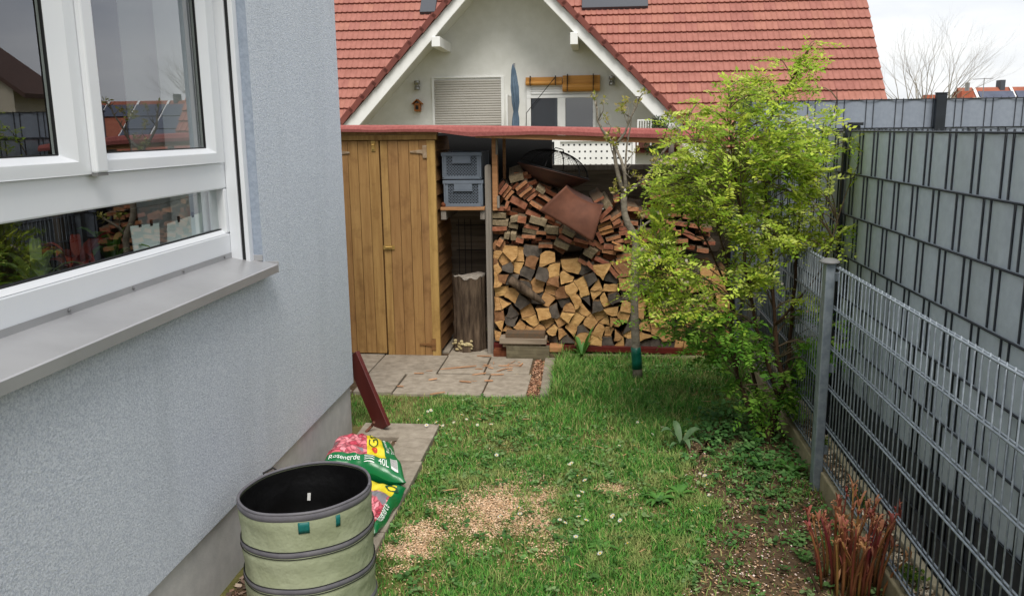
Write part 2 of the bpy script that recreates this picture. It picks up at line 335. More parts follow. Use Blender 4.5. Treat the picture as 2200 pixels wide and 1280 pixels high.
# path along the house: cross slab plus edging slabs, gravel between them and the plinth
pth = MB(); pth.box(-1.36, -.92, 1.0, 4.54, -.05, .003); pth = tag(pth.build('path', m_['soil']), kind='structure')
slab(-1.345, -.905, 4.34, 4.56, .030, pth, .01)
for (y0, y1, x1) in ((4.00, 4.325, -.90), (3.22, 3.99, -.888), (2.45, 3.21, -.886), (1.6, 2.44, -.886)):
    slab(x1-(.19 if y0 > 3.9 else .16), x1, y0, y1, .036, pth, .004)

def flakes(name, n, sampler, size, cols, mat, z=.004, flat=.5, kind='stuff', label=None, cat=None, parent=None, asp=(.3, .7)):
    pts = sampler(n); n = len(pts); a = rng.random(n)*2*np.pi; L = rng.uniform(size[0], size[1], n); W = L*rng.uniform(asp[0], asp[1], n)
    tilt = rng.normal(0, flat, n); ux = np.stack([np.cos(a), np.sin(a), rng.normal(0, flat*.6, n)], 1)
    vx = np.stack([-np.sin(a)*np.cos(tilt), np.cos(a)*np.cos(tilt), np.sin(tilt)], 1)
    base = np.stack([pts[:, 0], pts[:, 1], z+(pts[:, 2] if pts.shape[1] > 2 else 0)+rng.random(n)*size[0]*.7], 1)
    u = ux*L[:, None]/2; v = vx*W[:, None]/2
    V = np.stack([base-u-v*.6, base+u*.8-v, base+u+v*.6, base-u*.8+v], 1).reshape(-1, 3)
    F = np.arange(4*n).reshape(-1, 4); cols = np.asarray(cols); ci = cols[rng.integers(0, len(cols), n)]*rng.uniform(.75, 1.2, (n, 1))
    cc = np.concatenate([np.repeat(ci, 4, 0), np.ones((4*n, 1))], 1)
    o = raw_mesh(name, V, F, mat, parent, cc)
    return tag(o, label, cat, kind=kind)
L3 = lambda *c: np.array([srgb(*k)[:3] for k in c])
def rect(x0, x1, y0, y1):
    return lambda n: np.stack([rng.uniform(x0, x1, n), rng.uniform(y0, y1, n)], 1)
GRAVEL = L3((150, 128, 112), (120, 98, 86), (176, 158, 140), (96, 80, 70), (136, 108, 92))
flakes('gravel', 2600, rect(-1.37, -1.06, 2.3, 4.33), (.012, .028), GRAVEL, m_['chips'], .004, .5, label='brownish gravel strip between plinth and edging slabs', cat='gravel', asp=(.6, .95))
flakes('gravel', 900, rect(-.455, -.375, 5.2, 6.06), (.01, .024), L3((176, 132, 104), (150, 106, 82), (196, 158, 130), (120, 86, 66)), m_['chips'], .006, .5, label='wood chip filled gap between patio and narrow edging', cat='wood chips')

# ================================================================== the blue house on the left
house = empty('house', (XW, YC, 0), 'blue grey rendered house with a large white window', 'house')
HX, HY = XW, YC
def H(o): return o
ZP, ZS, ZT = .293, 1.165, 2.62     # plinth top, bottom of window opening, top of opening
YO0, YO1 = .75, 3.327              # window opening along the wall
wall = MB()
ys = [-4-HY, YO0-HY, YO1-HY, 0]; zs = [ZP, ZS, ZT, 3.3]
for i in range(3):
    for j in range(3):
        if i == 1 and j == 1: continue
        wall.add([(0, ys[i], zs[j]), (0, ys[i+1], zs[j]), (0, ys[i+1], zs[j+1]), (0, ys[i], zs[j+1])], [(0, 1, 2, 3)])
wall.add([(0, 0, ZP), (-6, 0, ZP), (-6, 0, 3.3), (0, 0, 3.3)], [(0, 1, 2, 3)])
wall.add([(0, ys[0], ZP), (0, 0, ZP), (-6, 0, ZP), (-6, ys[0], ZP)], [(0, 1, 2, 3)])
wall.add([(0, ys[0], 3.3), (0, 0, 3.3), (-6, 0, 3.3), (-6, ys[0], 3.3)], [(0, 1, 2, 3)])
wall.build('wall', m_['render'], house, fixn=False)
rv = MB(); d = -.19
rv.add([(0, ys[2], ZS), (d, ys[2], ZS), (d, ys[2], ZT), (0, ys[2], ZT)], [(0, 1, 2, 3)])
rv.add([(0, ys[1], ZS), (d, ys[1], ZS), (d, ys[1], ZT), (0, ys[1], ZT)], [(0, 1, 2, 3)])
rv.add([(0, ys[1], ZT), (d, ys[1], ZT), (d, ys[2], ZT), (0, ys[2], ZT)], [(0, 1, 2, 3)])
rv.add([(0, ys[1], ZS), (d, ys[1], ZS), (d, ys[2], ZS), (0, ys[2], ZS)], [(0, 1, 2, 3)])
rv.build('window_reveal', m_['reveal'], house, fixn=False)
pl = MB(); pl.box(-5.98, -.016, -4-HY, -.016, -.1, ZP-.002); pl.build('plinth', m_['plinth'], house, bevel=.004)
# dark groove line under the render edge comes from the real step between wall and plinth
# window: coordinates below are relative to the house origin
def wy(y): return y-HY
XF = -.118                           # frame face
fr = MB()
fr.box(XF-.07, XF, wy(YO0+.01), wy(3.357-.035), ZS+.03, 1.298)          # bottom rail
fr.box(XF-.07, XF, wy(YO0+.01), wy(3.322), 1.48, 1.586)                 # transom
fr.box(XF-.07, XF+.0005, wy(3.262), wy(3.3235), 1.2985, 1.4795)         # right jamb (lower light)
fr.box(XF-.07, XF+.0005, wy(3.262), wy(3.3235), 1.5865, ZT-.005)        # right jamb (upper)
fr.box(XF-.07, XF, wy(YO0+.01), wy(YO0+.09), 1.5865, ZT-.005)
fr.box(XF-.07, XF, wy(YO0+.095), wy(3.26), ZT-.07, ZT-.005)
window = fr.build('window', m_['pvc'], house, bevel=.006)
bead = MB()
bead.add([(XF-.002, wy(YO0+.1), 1.2985), (XF-.002, wy(3.262), 1.2985), (XF-.022, wy(3.262), 1.314), (XF-.022, wy(YO0+.1), 1.314)], [(0, 1, 2, 3)])
bead.box(XF-.04, XF-.0225, wy(YO0+.1), wy(3.262), 1.2985, 1.312)
bead.build('glazing_bead', m_['pvc'], window)
gk = MB(); gk.box(XF-.032, XF-.0215, wy(YO0+.1), wy(3.2615), 1.3125, 1.3185); gk.build('gasket', m_['rubber'], window)
lp = MB(); lp.add([(XF-.032, wy(YO0+.09), 1.305), (XF-.032, wy(3.262), 1.305), (XF-.032, wy(3.262), 1.4795), (XF-.032, wy(YO0+.09), 1.4795)], [(0, 1, 2, 3)]); lp.build('pane', m_['pane'], window, fixn=False)
def sash(y0, y1, s0, s1):
    s = MB(); zb, zt = 1.588, ZT-.012; XS = XF+.014
    def mitre(a0, a1, c0, c1, x_out, x_in):     # sloped frame ring: outer rectangle (a0..a1 x zb..zt) inner (c0..c1)
        iz0, iz1 = zb+.055, zt-.055
        o = [(x_out, wy(a0), zb), (x_out, wy(a1), zb), (x_out, wy(a1), zt), (x_out, wy(a0), zt)]
        mid = [(x_out, wy(a0+(c0-a0)*.62), zb+.036), (x_out, wy(a1-(a1-c1)*.62), zb+.036), (x_out, wy(a1-(a1-c1)*.62), zt-.036), (x_out, wy(a0+(c0-a0)*.62), zt-.036)]
        i = [(x_in, wy(c0), iz0), (x_in, wy(c1), iz0), (x_in, wy(c1), iz1), (x_in, wy(c0), iz1)]
        b = [(x_in-.02, p[1], p[2]) for p in i]; ob = [(x_out-.07, p[1], p[2]) for p in o]
        V = o+mid+i+b+ob; F = []
        for k in range(4):
            n_ = (k+1) % 4
            F += [(k, n_, 4+n_, 4+k), (4+k, 4+n_, 8+n_, 8+k), (8+k, 8+n_, 12+n_, 12+k), (k, n_, 16+n_, 16+k)]
        s.add(V, F)
    mitre(y0, y1, s0, s1, XS, XS-.022)
    so = s.build('sash', m_['pvc'], window, fixn=False, bevel=.0025)
    q = MB(); q.add([(XS-.034, wy(s0-.01), zb+.05), (XS-.034, wy(s1+.01), zb+.05), (XS-.034, wy(s1+.01), zt-.05), (XS-.034, wy(s0-.01), zt-.05)], [(0, 1, 2, 3)]); q.build('pane', m_['pane'], window, fixn=False)
    k = MB()
    for (a, b_, c_, d_) in ((s0, s1, zb+.055, zb+.059), (s0, s1, zt-.059, zt-.055)): k.box(XS-.032, XS-.0235, wy(a), wy(b_), c_, d_)
    for (a, b_) in ((s0, s0+.004), (s1-.004, s1)): k.box(XS-.032, XS-.0235, wy(a), wy(b_), zb+.0595, zt-.0595)
    k.build('gasket', m_['rubber'], window)
sash(2.392, 3.258, 2.469, 3.16)
sash(1.50, 2.380, 1.60, 2.251)
sash(YO0+.1, 1.49, .95, 1.40)
cv = MB(); cv.box(XF+.0145, XF+.036, wy(2.357), wy(2.416), 1.588, ZT-.02); cv.build('cover_strip', m_['pvc'], window, bevel=.006)
ct = MB(); ct.box(XF+.012, XF+.034, wy(2.360), wy(2.413), 1.580, 1.5875); ct.build('cover_strip_end', m_['cap'], window)
gr_ = MB()
gr_.box(XF+.001, XF+.046, wy(3.285), wy(3.3265), ZS+.012, ZT-.003); gr_.box(XF+.062, XF+.080, wy(3.285), wy(3.3265), ZS+.012, ZT-.003)
gr_.build('shutter_guide', m_['pvc'], window, bevel=.002)
gd = MB(); gd.box(XF+.0465, XF+.0615, wy(3.293), wy(3.326), ZS+.012, ZT-.003); gd.build('guide_groove', m_['rubber'], window)
# inner jamb seen through the glass
ij = MB(); ij.box(XF-.40, XF-.075, wy(3.30), wy(3.322), 1.17, ZT); ij.box(XF-.2, XF-.08, wy(3.2), wy(3.298), 1.19, ZT-.01); ij.build('inner_jamb', m_['pvc'], window, bevel=.004)
# metal sill
sl = MB(); X0, X1 = XF+.001, .052; zb, zf = 1.197, 1.163
sl.add([(X0, wy(YO0), zb), (X0, wy(3.325), zb), (X1, wy(3.343), zf), (X1, wy(YO0), zf)], [(0, 1, 2, 3)])
sl.add([(X0, wy(YO0), zb), (X0, wy(3.325), zb), (X0+.0015, wy(3.325), zb+.022), (X0+.0015, wy(YO0), zb+.022)], [(0, 1, 2, 3)])
sl.add([(X1, wy(YO0), zf), (X1, wy(3.343), zf), (X1+.004, wy(3.343), zf-.004), (X1+.004, wy(YO0), zf-.004)], [(0, 1, 2, 3)])
sl.add([(X1+.004, wy(YO0), zf-.004), (X1+.004, wy(3.343), zf-.004), (X1+.004, wy(3.343), zf-.036), (X1+.004, wy(YO0), zf-.036)], [(0, 1, 2, 3)])
sl.add([(X1+.004, wy(YO0), zf-.036), (X1+.004, wy(3.343), zf-.036), (X1-.012, wy(3.343), zf-.038), (X1-.012, wy(YO0), zf-.038)], [(0, 1, 2, 3)])
sl.add([(0, wy(YO0), zf-.002), (0, wy(3.343), zf-.002), (X1, wy(3.343), zf-.008), (X1, wy(YO0), zf-.008)], [(0, 1, 2, 3)])
sill = sl.build('window_sill', m_['sill_metal'], house, fixn=False)
ec = MB(); ec.box(0.0005, X1+.006, wy(3.3435), wy(3.3475), zf-.038, zf+.010); ec.box(X0+.02, -.0005, wy(3.3205), wy(3.3265), zb-.02, zb+.006); ec.build('end_cap', m_['sill_metal'], sill, bevel=.002)
for (px, py) in ((150, 679), (288, 628), (395, 590), (483, 558), (-60, 755)):
    p = P(px, py, X=XW+XF+.003); s = MB(); mt = Matrix.Translation((0, 0, 0)) @ Matrix.Rotation(math.pi/2, 4, 'Y')
    s.lathe([(0, .004), (.003, .004), (.006, .0025), (.006, 0)], 10, 0, mt); s.build('screw', m_['screw_metal'], sill, loc=(XF+.003, p.y-HY, zb+.012))
# the room behind the window
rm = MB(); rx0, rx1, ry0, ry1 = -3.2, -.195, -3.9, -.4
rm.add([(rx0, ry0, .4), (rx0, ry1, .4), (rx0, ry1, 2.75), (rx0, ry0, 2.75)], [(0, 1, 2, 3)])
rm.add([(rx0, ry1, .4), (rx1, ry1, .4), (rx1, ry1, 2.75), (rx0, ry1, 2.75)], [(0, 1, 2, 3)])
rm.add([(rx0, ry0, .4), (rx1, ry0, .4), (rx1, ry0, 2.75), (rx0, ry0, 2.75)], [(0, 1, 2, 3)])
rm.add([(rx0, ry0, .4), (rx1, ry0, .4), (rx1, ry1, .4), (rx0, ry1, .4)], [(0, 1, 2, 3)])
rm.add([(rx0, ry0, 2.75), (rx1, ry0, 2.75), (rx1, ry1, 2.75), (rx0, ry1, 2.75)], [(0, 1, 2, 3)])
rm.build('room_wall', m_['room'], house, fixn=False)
ish = MB(); ish.box(-.42, -.19, wy(YO0), wy(3.322), 1.13, 1.168); ish.build('inner_sill', m_['slab'], house, bevel=.003)

# things on the inner window board
def leaf_blade(mb, base, tip, w, bend, mi=0, n=6):
    base = Vector(base); tip = Vector(tip); d = tip-base; sd = d.cross(Vector((0, 0, 1))); sd = sd if sd.length > 1e-4 else Vector((1, 0, 0)); sd.normalize()
    vs = []
    for i in range(n+1):
        t = i/n; p = base+d*t+Vector((0, 0, bend*4*t*(1-t))); ww = w*math.sin(math.pi*min(1, .06+t*.94))**.7*(1 if t < 1 else 0)
        vs += [p-sd*ww/2+Vector((0, 0, ww*.18)), p, p+sd*ww/2+Vector((0, 0, ww*.18))]
    fs = []
    for i in range(n):
        a = i*3; fs += [(a, a+1, a+4, a+3), (a+1, a+2, a+5, a+4)]
    mb.add(vs, fs, mi)
M('house_leaf', srgb(70, 110, 36), srgb(110, 150, 56), rough=.5, scale=12, transl=.3, rnd=.15)
M('house_leaf_pale', srgb(120, 140, 80), srgb(150, 166, 104), rough=.5, scale=12, transl=.3)
M('bromeliad', srgb(150, 44, 28), srgb(176, 70, 44), rough=.5, scale=12, transl=.2)
M('pot_white', srgb(190, 200, 205), rough=.4)
M('pot_terracotta', srgb(150, 90, 64), rough=.8)
def pot_plant(y, x, leaves, lab, leaf_mat, pot, h=.16):
    e = empty('potted_plant', (x, y, 1.168), lab, 'plant')
    p = MB(); p.lathe([(.001, 0), (.04, 0), (.055, .085), (.05, .085), (.048, .07), (.001, .07)], 18); p.build('pot', m_[pot], e, True)
    for i in range(leaves):
        a = i*2.4+random.random(); r = random.uniform(.06, .15); l = MB()
        leaf_blade(l, (0, 0, .07), (r*math.cos(a), r*math.sin(a)*1.3, .07+random.uniform(.02, h)), random.uniform(.018, .045), .05); l.build('leaf', m_[leaf_mat], e, True, fixn=False)
xp = XW-.118-.17
pot_plant(2.05, xp, 14, 'broad leaved green pot plant at the left end of the lower pane', 'house_leaf', 'pot_white', .12)
pot_plant(2.32, xp, 12, 'pale green spidery pot plant behind the lower pane', 'house_leaf_pale', 'pot_white', .2)
pot_plant(2.55, xp-.02, 14, 'rust red bromeliad in the lower window light', 'bromeliad', 'pot_terracotta', .14)
pot_plant(2.72, xp, 10, 'grassy green pot plant beside the pale hanging sheets', 'house_leaf', 'pot_terracotta', .17)
pot_plant(1.85, xp-.02, 12, 'low green pot plant cut by the left edge', 'house_leaf', 'pot_white', .1)
XI = XW-.118-.075
w = MB(); w.tube([(XI, 2.55, 1.452), (XI, 2.9, 1.45), (XI, 3.2, 1.462)], .0008, 4); tag(w.build('wire', m_['steel']), 'thin wire stretched behind the lower pane', 'wire')
def sheet(px, lab):
    pts = [P(x, y, X=XI) for x, y in px]; c = sum(pts, Vector())/len(pts); b = MB()
    b.prism([p-c for p in pts], (-.002, 0, 0)); e = b.build('hanging_sheet', m_['paper'], None, loc=c); tag(e, lab, 'sheet')
    t = max(pts, key=lambda p: p.z)
    for k in (0, 1):
        q = pts[k]*.7+pts[1-k]*.3; cb = MB(); cb.cbox((0, 0, 0), (.006, .010, .022)); cb.build('clip', m_['iron_black'], e, loc=q-c+Vector((.002, 0, .004)))
sheet([(280, 486), (342, 479), (344, 520), (340, 540), (305, 555), (289, 549), (285, 520)], 'pale tapered sheet clipped to a wire, left of two')
sheet([(359, 481), (434, 456), (433, 512), (360, 531)], 'pale sheet with stepped top edge clipped to a wire, right of two')

# ================================================================== galvanised wire fence with concrete kerb
wf = empty('wire_fence', (XN, 3.88, 0), 'low galvanised double rod wire fence on a concrete kerb', 'fence')
RAILS = [1.075, .887, .697, .508, .320, .130]
YA, YB = 0.9, 6.35
for z in RAILS:
    for sx in (-.0065, .0065):
        b = MB(); b.tube([(sx, YA-3.88, z), (sx, YB-3.88, z)], .0042, 6); b.build('rail', m_['galv_wire'], wf, True)
bm_ = MB(); bm_.tube([(0, 0, .108), (0, 0, 1.085)], .003, 5); bar_me = bm_.mesh('bar', m_['galv_wire'], True)
y = YA+.02
while y < YB:
    if abs(y-3.875) > .03: put('bar', bar_me, wf, (0, y-3.88, 0))
    y += .0475
def fence_post(y0):
    p = MB(); p.box(-.052, -.010, y0-3.88-.032, y0-3.88+.032, .0, 1.092); p.build('post', m_['galv'], wf, bevel=.004)
    cp = MB(); cp.lathe([(.001, .030), (.02, .029), (.04, .022), (.050, .012), (.051, .004), (.046, 0), (.001, 0)], 24)
    co = cp.build('post_cap', m_['cap'], wf, True, loc=(-.031, y0-3.88, 1.0925)); co.scale = (.88, 1.05, .72)
    for z in (1.03, .60, .2):
        s = MB(); s.box(-.0095, .012, y0-3.88-.012, y0-3.88+.012, z-.02, z+.02); s.build('clamp', m_['galv'], wf, bevel=.002)
fence_post(3.875); fence_post(6.3); fence_post(1.45)
for i, (y0, y1) in enumerate(((.9, 3.84), (3.905, 6.34))):
    k = MB(); k.box(-.022, .022, y0-3.88, y1-3.88, -.05, .104); k.build('kerb', m_['concrete'], wf, bevel=.006)

# ================================================================== grey privacy fence with woven strips
pf = empty('privacy_fence', (XG, 4.5, 0), 'tall grey fence of woven privacy strips behind the wire fence', 'fence')
ROW, TOP = .2098, 1.672; NR = 8; SP = .05365; Y0F, Y1F = 1.0, 6.62
zrow = [TOP-ROW*i for i in range(NR+1)]
for z in zrow:
    for sx in (-.0102, .0102):
        b = MB(); b.tube([(sx, Y0F-4.5, z), (sx, Y1F-4.5, z)], .0041, 6); b.build('rail', m_['anthracite'], pf, True)
bm2 = MB(); bm2.tube([(0, 0, zrow[-1]-.01), (0, 0, TOP+.012)], .0040, 5); me2 = bm2.mesh('bar', m_['anthracite'], True)
ybar0 = 2.764-SP*40
n_b = int((Y1F-Y0F)/SP); base_i = 0
bars = [ybar0+i*SP for i in range(200) if Y0F < ybar0+i*SP < Y1F]
for yb in bars: put('bar', me2, pf, (0, yb-4.5, 0))
idx0 = round((bars[0]-ybar0)/SP)
for r in range(NR):
    z1, z0 = zrow[r]+.0045, zrow[r+1]-.0045
    off = 0 if r % 2 == 0 else 2
    ys_, xs_ = [], []
    for k, yb in enumerate(bars):
        i = (idx0+k-off) % 4            # 0,1 visible bars (strip passes behind), 2,3 strip in front
        x = .0046 if i in (0, 1) else -.0044
        ys_.append(yb); xs_.append(x)
    fy = np.arange(bars[0], bars[-1], SP/6); fx = np.interp(fy, ys_, xs_)
    # rounder transitions
    kx = np.convolve(np.pad(fx, 2, 'edge'), np.array([.15, .2, .3, .2, .15]), 'valid')
    vs = []; bow = lambda t: 0
    dz = [random.uniform(-.002, .002) for _ in fy]
    for a, b_ in zip(fy, kx):
        for t in (0, .5, 1): vs.append((b_-bow(t), a-4.5, z0+(z1-z0)*t))
    n_ = len(fy); fs = []
    for i in range(n_-1):
        for j in range(2): fs.append((i*3+j, (i+1)*3+j, (i+1)*3+j+1, i*3+j+1))
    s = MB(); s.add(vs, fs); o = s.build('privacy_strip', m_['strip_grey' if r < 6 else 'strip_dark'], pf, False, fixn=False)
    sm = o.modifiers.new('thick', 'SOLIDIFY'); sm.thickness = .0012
for y0 in (4.50, 2.02, 6.62):
    p = MB(); p.box(.018, .058, y0-4.5-.03+.045, y0-4.5+.03+.045, 0, 1.70); p.build('post', m_['anthracite'], pf, bevel=.003)
    cpp = MB(); cpp.box(.010, .068, y0-4.5-.043+.045, y0-4.5+.043+.045, 1.7005, 1.716); cpp.build('post_cap', m_['anthracite'], pf, bevel=.003)
    q = MB(); q.box(-.026, -.0165, y0-4.5-.02, y0-4.5+.02, .05, 1.705); q.build('clamp_bar', m_['anthracite'], pf, bevel=.002)
    for z in zrow[:-1]:
        s = MB(); mt = Matrix.Translation((-.026, y0-4.5, z-.008)) @ Matrix.Rotation(-math.pi/2, 4, 'Y'); s.lathe([(.001, .004), (.005, .003), (.006, 0)], 8, 0, mt); s.build('bolt', m_['screw_metal'], pf)
# pale edging stones under the privacy fence with a gravel gap
ed = empty('edging_stones', (1.23, 3.5, 0), 'pale edging stones along the foot of the privacy fence', 'edging')
y = 1.0
while y < 6.5:
    L = random.uniform(.235, .255); e = MB(); e.box(-.0, .035, -L/2+.003, L/2-.003, -.05, .05)
    o = e.build('edging_stone', m_['edging'], ed, bevel=.006, loc=(random.uniform(-.004, .004), y+L/2-3.5, random.uniform(-.006, .004))); y += L
flakes('gravel', 3800, rect(1.10, 1.225, 1.6, 6.3), (.010, .026), L3((196, 184, 160), (170, 156, 132), (150, 130, 104), (214, 204, 184), (120, 100, 80)), m_['chips'], .03, .5, label='pale gravel and bark strip between the two fences', cat='gravel', asp=(.5, .95))
gb = MB(); gb.box(1.0985, 1.229, .9, 6.35, -.04, .03); tag(gb.build('gravel_bed', m_['soil']), kind='structure')

# ================================================================== back fence
bf = empty('back_fence', (2.54, 6.75, 0), 'blue grey woven strip fence standing behind the corner, farthest fence', 'fence')
TB = 1.888
for i in range(9):
    for sy in (-.009, .009):
        b = MB(); b.tube([(-1.5, sy, TB-ROW*i), (2.5, sy, TB-ROW*i)], .0042, 6); b.build('rail', m_['anthracite'], bf, True)
bm3 = MB(); bm3.tube([(0, 0, .02), (0, 0, TB+.01)], .0032, 5); me3 = bm3.mesh('bar', m_['anthracite'], True)
xb = [-1.49+i*SP for i in range(int(3.98/SP))]
for x in xb: put('bar', me3, bf, (x, 0, 0))
for r in range(8):
    off = 0 if r % 2 else 2
    fx = np.arange(xb[0], xb[-1], SP/5); yy = np.interp(fx, xb, [(.0050 if ((i-off) % 4) in (0, 1) else -.0045) for i in range(len(xb))])
    vs = []
    for a, b_ in zip(fx, yy):
        for t in (0, 1): vs.append((a, b_, TB-ROW*(r+1)+.003+(ROW-.006)*t))
    s = MB(); s.add(vs, [(i*2, (i+1)*2, (i+1)*2+1, i*2+1) for i in range(len(fx)-1)]); o = s.build('privacy_strip', m_['strip_blue'], bf, False, fixn=False)
    sm = o.modifiers.new('thick', 'SOLIDIFY'); sm.thickness = .0012
for x in (0, -1.42, 2.45):
    p = MB(); p.box(x-.037, x+.037, -.055, -.012, 0, 1.925); p.build('post', m_['anthracite'], bf, bevel=.003)
    c_ = MB(); c_.box(x-.041, x+.041, -.059, -.008, 1.9255, 1.934); c_.build('post_cap', m_['anthracite'], bf, bevel=.003)

# ================================================================== garden cabinet
YS = 6.10
cab = empty('garden_cabinet', (-1.60, YS, 0), 'brown timber garden cabinet with double plank doors', 'cabinet')
def cx(x): return x+1.60
zb0 = .02
bd = MB(); bd.box(cx(-2.28), cx(-1.20), .022, .60, zb0+.03, 1.66); bd.build('carcass', m_['shed_side'], cab)
# right corner stile and top trims
st = MB(); st.box(cx(-1.243), cx(-1.183), -.018, .02, zb0, 1.632); st.build('corner_stile', m_['shed_wood'], cab, bevel=.002)
t1 = MB(); t1.box(cx(-2.28), cx(-1.168), -.024, .03, 1.636, 1.672); t1.build('trim', m_['shed_wood'], cab, bevel=.002)
t2 = MB(); t2.box(cx(-2.28), cx(-1.160), -.034, .03, 1.674, 1.706); t2.build('trim', m_['shed_wood'], cab, bevel=.002)
# doors
def door(xs, name, zlo):
    dr = MB(); dr.box(cx(xs[0])+.01, cx(xs[-1])-.01, .004, .020, .12, 1.55); dr = dr.build('door', m_['shed_side'], cab)
    for a, b_ in zip(xs[:-1], xs[1:]):
        k = MB(); w_ = b_-a; k.box(-w_/2+.0012, w_/2-.0012, -.017, 0, 0, 1.632-zlo-random.uniform(0, .003))
        o = k.build('plank', m_['shed_wood'], dr, bevel=.0025, loc=(cx((a+b_)/2), .0035+random.uniform(-.0015, .0015), zlo))
    return dr
def px_x(x): return P(x, 330, Y=YS).x
dl = door([-2.21, -2.13, -2.05, -1.97, px_x(726), px_x(748), px_x(769.5), px_x(792), px_x(815)], 'left', zb0+.012)
dr_ = door([px_x(817.5), px_x(833.5), px_x(856), px_x(878.5), px_x(901), px_x(922.5)], 'right', zb0)
# side of horizontal boards
for i in range(15):
    z = .05+i*.107; b = MB(); b.add([(0, 0, 0), (.016, 0, .004), (.004, 0, .104), (0, 0, .104), (0, .58, 0), (.016, .58, .004), (.004, .58, .104), (0, .58, .104)],
        [(0, 1, 2, 3), (4, 7, 6, 5), (0, 4, 5, 1), (1, 5, 6, 2), (2, 6, 7, 3), (3, 7, 4, 0)]); b.build('side_board', m_['shed_side'], cab, loc=(cx(-1.1985), .022, z))
def strap(x0, x1, z, flip=False, mat='hinge'):
    s = MB(); w0, w1 = .010, .030
    a, b_ = (w1, w0) if flip else (w0, w1)
    s.prism([(x0, 0, z-a/2), (x1, 0, z-b_/2), (x1, 0, z+b_/2), (x0, 0, z+a/2)], (0, -.004, 0)); s.box(x1-.001 if not flip else x0-.03, x1+.03 if not flip else x0+.001, -.006, 0, z-.045, z+.045) if mat == 'hinge' else None
    return s
zh = P(905, 326, Y=YS).z
h1 = strap(0, .095, 0); h1.build('hinge', m_['hinge'], cab, bevel=.001, loc=(cx(px_x(882)), -.0195, zh))
h2 = strap(0, .095, 0); h2.build('hinge', m_['shed_side'], cab, bevel=.001, loc=(cx(px_x(889)), -.0195, P(915, 738, Y=YS).z))
h3 = strap(-.085, 0, 0, True); h3.build('hinge', m_['hinge'], cab, bevel=.001, loc=(cx(px_x(753)), -.0195, P(742, 328, Y=YS).z))
def hasp(x, z, vert):
    e = MB(); w_, hh = (.032, .075) if vert else (.085, .032)
    e.box(-w_/2, w_/2, -.004, 0, -hh/2, hh/2)
    e.box(-w_*.28, w_*.28, -.014, -.004, -hh*.3, hh*.3); e.tube([(-w_*.3, -.012, hh*.1), (w_*.3, -.012, hh*.1)], .006, 6)
    e.build('latch', m_['brass'], cab, bevel=.001, loc=(cx(x), -.0175, z))
hasp(px_x(804), P(804, 314, Y=YS).z, True); hasp(px_x(829), P(829, 531, Y=YS).z, False)

# ================================================================== lean-to over the wood pile
lt = empty('wood_shelter', (0, 6.25, 0), 'lean-to wood shelter with a red felt roof edge', 'shelter')
def Lc(x, y, z): return Vector((x, y-6.25, z))
rx = np.array([-2.4, -1.86, -1.16, -.9, -.5, 0, .5, 1.05, 1.16]); rz = np.array([1.742, 1.737, 1.728, 1.722, 1.712, 1.698, 1.683, 1.635, 1.618])
lz = np.array([1.700, 1.698, 1.690, 1.656, 1.664, 1.648, 1.628, 1.590, 1.578])
N = 90; xs = np.linspace(-2.4, 1.16, N+1); zt = np.interp(xs, rx, rz); zl = np.interp(xs, rx, lz)
wv = (vnoise(xs+9, xs*0+3, 3.5)-.5)*.016; wv2 = (vnoise(xs+29, xs*0+13, 5)-.5)*.012
rf = MB(); vs = []
for i, x in enumerate(xs):
    y0 = 6.015+wv[i]
    vs += [Lc(x, y0+.014, zl[i]+wv2[i]*.5), Lc(x, y0, zl[i]+wv2[i]*.5), Lc(x, y0-.004, (zl[i]+zt[i])/2+wv2[i]), Lc(x, y0+.008, zt[i]+wv2[i]*.3), Lc(x, y0+.03, zt[i]+.008), Lc(x, 6.5, zt[i]+.012), Lc(x, 6.78, zt[i]-.006)]
K = 7
rf.add(vs, [(i*K+j, (i+1)*K+j, (i+1)*K+j+1, i*K+j+1) for i in range(N) for j in range(K-1)])
rf.build('felt_roof', m_['felt'], lt, False, fixn=False)
un = MB()
for a, b_ in ((-2.35, -1.0), (-.99, 1.12)):
    za, zb_ = np.interp(a, rx, rz), np.interp(b_, rx, rz)
    un.add([Lc(a, 6.05, za-.012), Lc(b_, 6.05, zb_-.012), Lc(b_, 6.76, zb_-.03), Lc(a, 6.76, za-.03)], [(0, 1, 2, 3)])
un.build('roof_deck', m_['back_board'], lt, fixn=False)
fa = MB(); za, zb_ = P(1025, 296, Y=6.06).z, P(1600, 310, Y=6.06).z
fa.add([Lc(-.88, 6.04, za), Lc(1.08, 6.04, zb_-.012), Lc(1.08, 6.04, zb_+.03), Lc(-.88, 6.04, za+.03), Lc(-.88, 6.08, za), Lc(1.08, 6.08, zb_-.012), Lc(1.08, 6.08, zb_+.03), Lc(-.88, 6.08, za+.03)],
       [(0, 1, 2, 3), (4, 7, 6, 5), (0, 4, 5, 1), (3, 2, 6, 7), (0, 3, 7, 4), (1, 5, 6, 2)])
fa.build('fascia', m_['fresh_wood'], lt)
